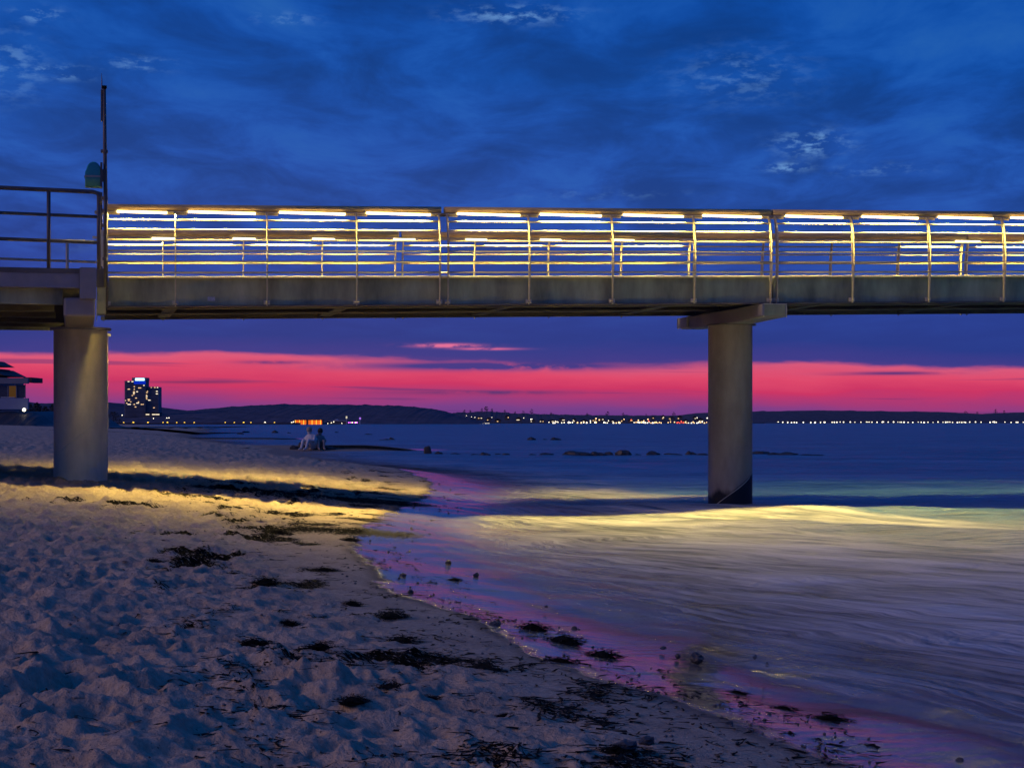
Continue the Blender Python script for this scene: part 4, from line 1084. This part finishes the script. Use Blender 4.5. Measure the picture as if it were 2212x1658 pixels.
for i, (x, y, w_, h) in enumerate([(62, 912, 34, 40), (80, 914, 30, 44), (98, 914, 26, 36), (115, 914, 30, 42), (130, 914, 30, 38), (48, 912, 26, 34), (200, 915, 60, 36), (245, 915, 40, 26)]):
    bush(x, y, 420 + i * 12, w_, h, i, ['dark shaggy tree closest to the pavilion lamp', 'tallest dark tree between pavilion and pillar', 'smaller dark tree touching the left outline of the pillar', 'dark tree hidden by the left side of the pillar', 'dark tree hidden behind the middle of the pillar', 'dark tree half covered by the beach pavilion', 'low wide dark tree just right of the thick left pillar', 'low dark tree in front of the hotel tower'][i])

# ------------------------------------------------------------------ seaweed, stones and litter on the beach
def strip(mb, c, L, wd, a, rn, up=.01, seg=4):
    p = Vector(c); prev = None
    for s_ in range(seg + 1):
        a += rn.uniform(-.6, .6); nrm = Vector((-math.sin(a), math.cos(a), rn.uniform(-.5, .5))) * wd * (1 - .6 * s_ / seg)
        l, r = p - nrm, p + nrm
        vs = (l, r)
        if prev: mb.add([prev[0], prev[1], r, l], [(0, 1, 2, 3)])
        prev = vs; p = p + Vector((math.cos(a), math.sin(a), rn.uniform(-up, up))) * L / seg
def clump_mesh(seed):
    rn = random.Random(seed); mb = MB()
    for i in range(260):
        a = rn.uniform(0, 6.28); q_ = rn.random() ** .6; x_, y_ = q_ * math.cos(a), q_ * math.sin(a)
        z_ = rn.random() * .36 * (1 - q_ ** 1.6) + .02
        strip(mb, (x_, y_, z_), rn.uniform(.2, .6), rn.uniform(.018, .045), rn.uniform(0, 6.28), rn, .12, 4)
    # solid core so the clump is not see-through
    n = 14; vs = [(0, 0, .25)]
    for k in range(n): a = 6.283 * k / n; r_ = .62 * rn.uniform(.8, 1.2); vs.append((r_ * .5 * math.cos(a), r_ * .5 * math.sin(a), .18 * rn.uniform(.8, 1.1)))
    for k in range(n): a = 6.283 * k / n; r_ = .75 * rn.uniform(.75, 1.25); vs.append((r_ * math.cos(a), r_ * math.sin(a), -.05))
    fs = [(0, 1 + k, 1 + (k + 1) % n) for k in range(n)] + [(1 + k, 1 + n + k, 1 + n + (k + 1) % n, 1 + (k + 1) % n) for k in range(n)]
    mb.add(vs, fs)
    o = mb.build('seaweed', M['weed']); me = o.data; bpy.data.objects.remove(o); return me
cm = [clump_mesh(i) for i in range(6)]
clumps = [ # x, y, width px, length px in depth factor, label
 (1040, 1446, 92, 1.0, 'largest tangled seaweed heap on the bare sand in front of centre'),
 (842, 1334, 74, .8, 'bushy seaweed heap on smooth sand, upper middle of the beach'),
 (868, 1382, 88, .7, 'seaweed heap draped over a small sand mound'),
 (690, 1405, 96, .5, 'long seaweed patch left of the mound heap'),
 (545, 1398, 90, .5, 'flat seaweed patch in the trodden sand left of the long patch'),
 (1150, 1360, 80, .45, 'upper end of the seaweed line lying on the shiny wet sand'),
 (1215, 1385, 96, .5, 'middle heap of the seaweed line on the shiny wet sand'),
 (1300, 1416, 84, .45, 'lower end of the seaweed line on the shiny wet sand'),
 (1210, 1432, 90, .18, 'thin straight seaweed string below the line on the wet sand'),
 (1790, 1550, 104, .35, 'seaweed heap washed by shallow water, bottom right'),
 (1690, 1524, 74, .25, 'flatter seaweed left of the washed heap at bottom right'),
 (1590, 1490, 60, .22, 'small seaweed scrap in the shallow water beside the dark reflection'),
 (840, 1483, 104, .6, 'broad black seaweed patch at the edge of the trodden sand'),
 (760, 1515, 70, .6, 'black seaweed patch below the broad one'),
 (925, 1502, 84, .3, 'stringy seaweed right of the broad black patch'),
 (1090, 1540, 60, .3, 'small curved seaweed scrap on the smooth lower beach'),
 (620, 1345, 60, .5, 'seaweed tuft amid trodden sand above the long patch'),
 (505, 1245, 60, .5, 'seaweed tuft on lumpy sand, upper left beach'),
 (400, 1225, 70, .45, 'dark seaweed streak on lumpy sand further left'),
 (330, 1215, 44, .4, 'small dark tuft at the left end of the weed streak'),
 (575, 1262, 64, .6, 'seaweed bunch near the start of the smooth sand'),
 (460, 1113, 44, .8, 'upright seaweed tuft in the yellow lamplight on the sand'),
 (215, 1163, 40, .5, 'lone dark seaweed tuft left, below the thick pillar'),
 (760, 1305, 50, .6, 'seaweed bundle above the bushy heap'),
 (980, 1252, 34, .7, 'small seaweed knot at the edge of the wet sand'),
 (755, 1165, 46, .4, 'seaweed fringe where wet sand begins below the pier'),
 (28, 1256, 34, .6, 'small black tuft at the left edge of the beach'),
 (1330, 1625, 70, .5, 'dark seaweed lump at the very bottom of the picture'),
 (600, 1150, 60, .35, 'weed ribbon in the fading lamplight'),
 (700, 1232, 70, .35, 'weed ribbon along the upper smooth sand'),
]
for i, (x, y, wp, q_, lab) in enumerate(clumps):
    p = ground(x, y); k = p.y / F; W2 = wp * k / 2 * 1.05
    o = bpy.data.objects.new('seaweed', cm[i % 6]); COL.objects.link(o)
    o.location = (p.x, p.y, bz(p.x, p.y) - .004); dep_ = W2 * q_ * 1.9
    o.scale = (W2, dep_, min(W2 * 1.1, .34) * (.8 if q_ < .4 else 1.25)); o.rotation_euler = (0, 0, R(-28) if i in (5, 6, 7, 8, 9, 10, 11) else random.uniform(-.4, .3))
    tag(o, lab, 'seaweed')
stones = [(1505, 1424, 30, 20, 'largest stone standing in the shallow swash'), (1464, 1418, 12, 11, 'small stone left of the largest swash stone'), (1432, 1399, 16, 7, 'flat stone left of the swash stones'),
          (1240, 1357, 13, 10, 'lone dark stone on the pink wet sand'), (1028, 1243, 14, 9, 'dark stone at the upper wet sand'), (968, 1214, 14, 8, 'small stone in the thin film of water'),
          (1070, 1352, 26, 11, 'pale flat-topped stone on smooth sand'), (887, 1280, 15, 10, 'dark stone by the yellow reflection'), (1350, 1622, 62, 28, 'angular dark stone at the bottom edge'),
          (2072, 1640, 17, 9, 'lone dark pebble in the water, bottom right'), (1630, 1420, 9, 8, 'little dark pebble right of the swash stones'), (1656, 1436, 9, 9, 'second little pebble right of the swash stones'),
          (870, 1243, 16, 8, 'round dark stone among gravel at the wet sand'), (1180, 1310, 9, 5, 'tiny stone by the violet reflection'), (1396, 1604, 40, 22, 'rounded sand-coloured stone beside the angular one'),
          (2000, 1459, 9, 4, 'tiny pebble far out on the milky water'), (1575, 1560, 16, 9, 'small stone at the edge of the glossy sand'), (905, 1428, 12, 8, 'little stone near the big seaweed heap')]
for i, (x, y, wp, hp, lab) in enumerate(stones):
    p = ground(x, y); k = p.y / F
    o = bpy.data.objects.new('stone', rmesh[(i * 5 + 1) % 6]); COL.objects.link(o)
    o.location = (p.x, p.y, max(bz(p.x, p.y), 0) + hp * k * .15); o.scale = (wp * k * .5, wp * k * .42, hp * k * .55); o.rotation_euler = (0, 0, i)
    tag(o, lab, 'stone')
# litter: too much to count
rn = random.Random(21); mb = MB(); n = 0
cand = []
N = 90000
px = rng.uniform(-60, 1900, N); py = 1000 + (1658 - 1000) * rng.random(N) ** 1.0
for k_ in range(N):
    if n > 7000: break
    x, y = px[k_], py[k_]
    # quick ground estimate (flat), refined by the beach height
    Yq = 1.3 * F / (y - HY); Xq = (x - CX) / F * Yq
    cand.append((Xq, Yq))
ca = np.array(cand); z_, d_ = beach0(ca[:, 0], ca[:, 1]); 
ca[:, 1] = (CAMZ - z_) / 1.3 * ca[:, 1]; ca[:, 0] = ca[:, 0] * (CAMZ - z_) / 1.3; z_, d_ = beach(ca[:, 0], ca[:, 1])
patch = vnoise(ca[:, 0] * 1.2, ca[:, 1] * .55, 53) + .5 * vnoise(ca[:, 0] * 3.2, ca[:, 1] * 1.5, 54)
vv = (ca[:, 0] - OX) * -sT + (ca[:, 1] - OY) * cT
dens = .006 + .6 * sst(-.02, .5, patch) * sst(3.1, 1.9, d_) * sst(-.9, .2, d_) + .05 * sst(2.4, .3, d_) * sst(-.9, -.1, d_)
dens += .30 * np.exp(-((vv - 1.9) / 1.5) ** 2) * sst(5.5, 3.5, d_) * sst(-1, 0, d_) + .22 * np.exp(-((vv + 6.0 + .5 * d_) / .9) ** 2) * sst(2.4, 1.2, d_) * sst(-1.3, -.4, d_)
dens *= sst(-1.2, -.7, d_)
sel = rng.random(N) < dens * .62
idx = np.nonzero(sel)[0]
for i in idx:
    x, y, z = ca[i, 0], ca[i, 1], z_[i]; s_ = .5 + y / 30
    strip(mb, (x, y, z + .006), rn.uniform(.04, .22) * s_, rn.uniform(.004, .013) * s_, rn.uniform(0, 6.28), rn, .10, 3)
o = mb.build('seaweed_litter', M['weed']); tag(o, 'scattered strands of dark seaweed over the beach', None, None, 'stuff')
# gravel
mb = MB(); sel = rng.random(N) < (.004 + .022 * sst(1.1, .2, d_) * sst(-1.1, -.3, d_)) * sst(-1.3, -.8, d_) * sst(45, 30, ca[:, 1]) * .75
for i in np.nonzero(sel)[0]:
    x, y, z = ca[i, 0], ca[i, 1], z_[i]; r_ = rn.uniform(.004, .012) * (.6 + y / 22)
    vs = [(x + r_ * rn.uniform(.6, 1.3) * a, y + r_ * rn.uniform(.6, 1.3) * b, z + r_ * (.4 + .7 * c)) for a, b, c in ((1, 0, 0), (0, 1, 0), (-1, 0, 0), (0, -1, 0), (0, 0, 1), (0, 0, -1))]
    mb.add(vs, [(0, 1, 4), (1, 2, 4), (2, 3, 4), (3, 0, 4), (1, 0, 5), (2, 1, 5), (3, 2, 5), (0, 3, 5)])
o = mb.build('gravel', M['pebble']); tag(o, 'small pebbles and shell bits strewn on wet sand', None, None, 'stuff')
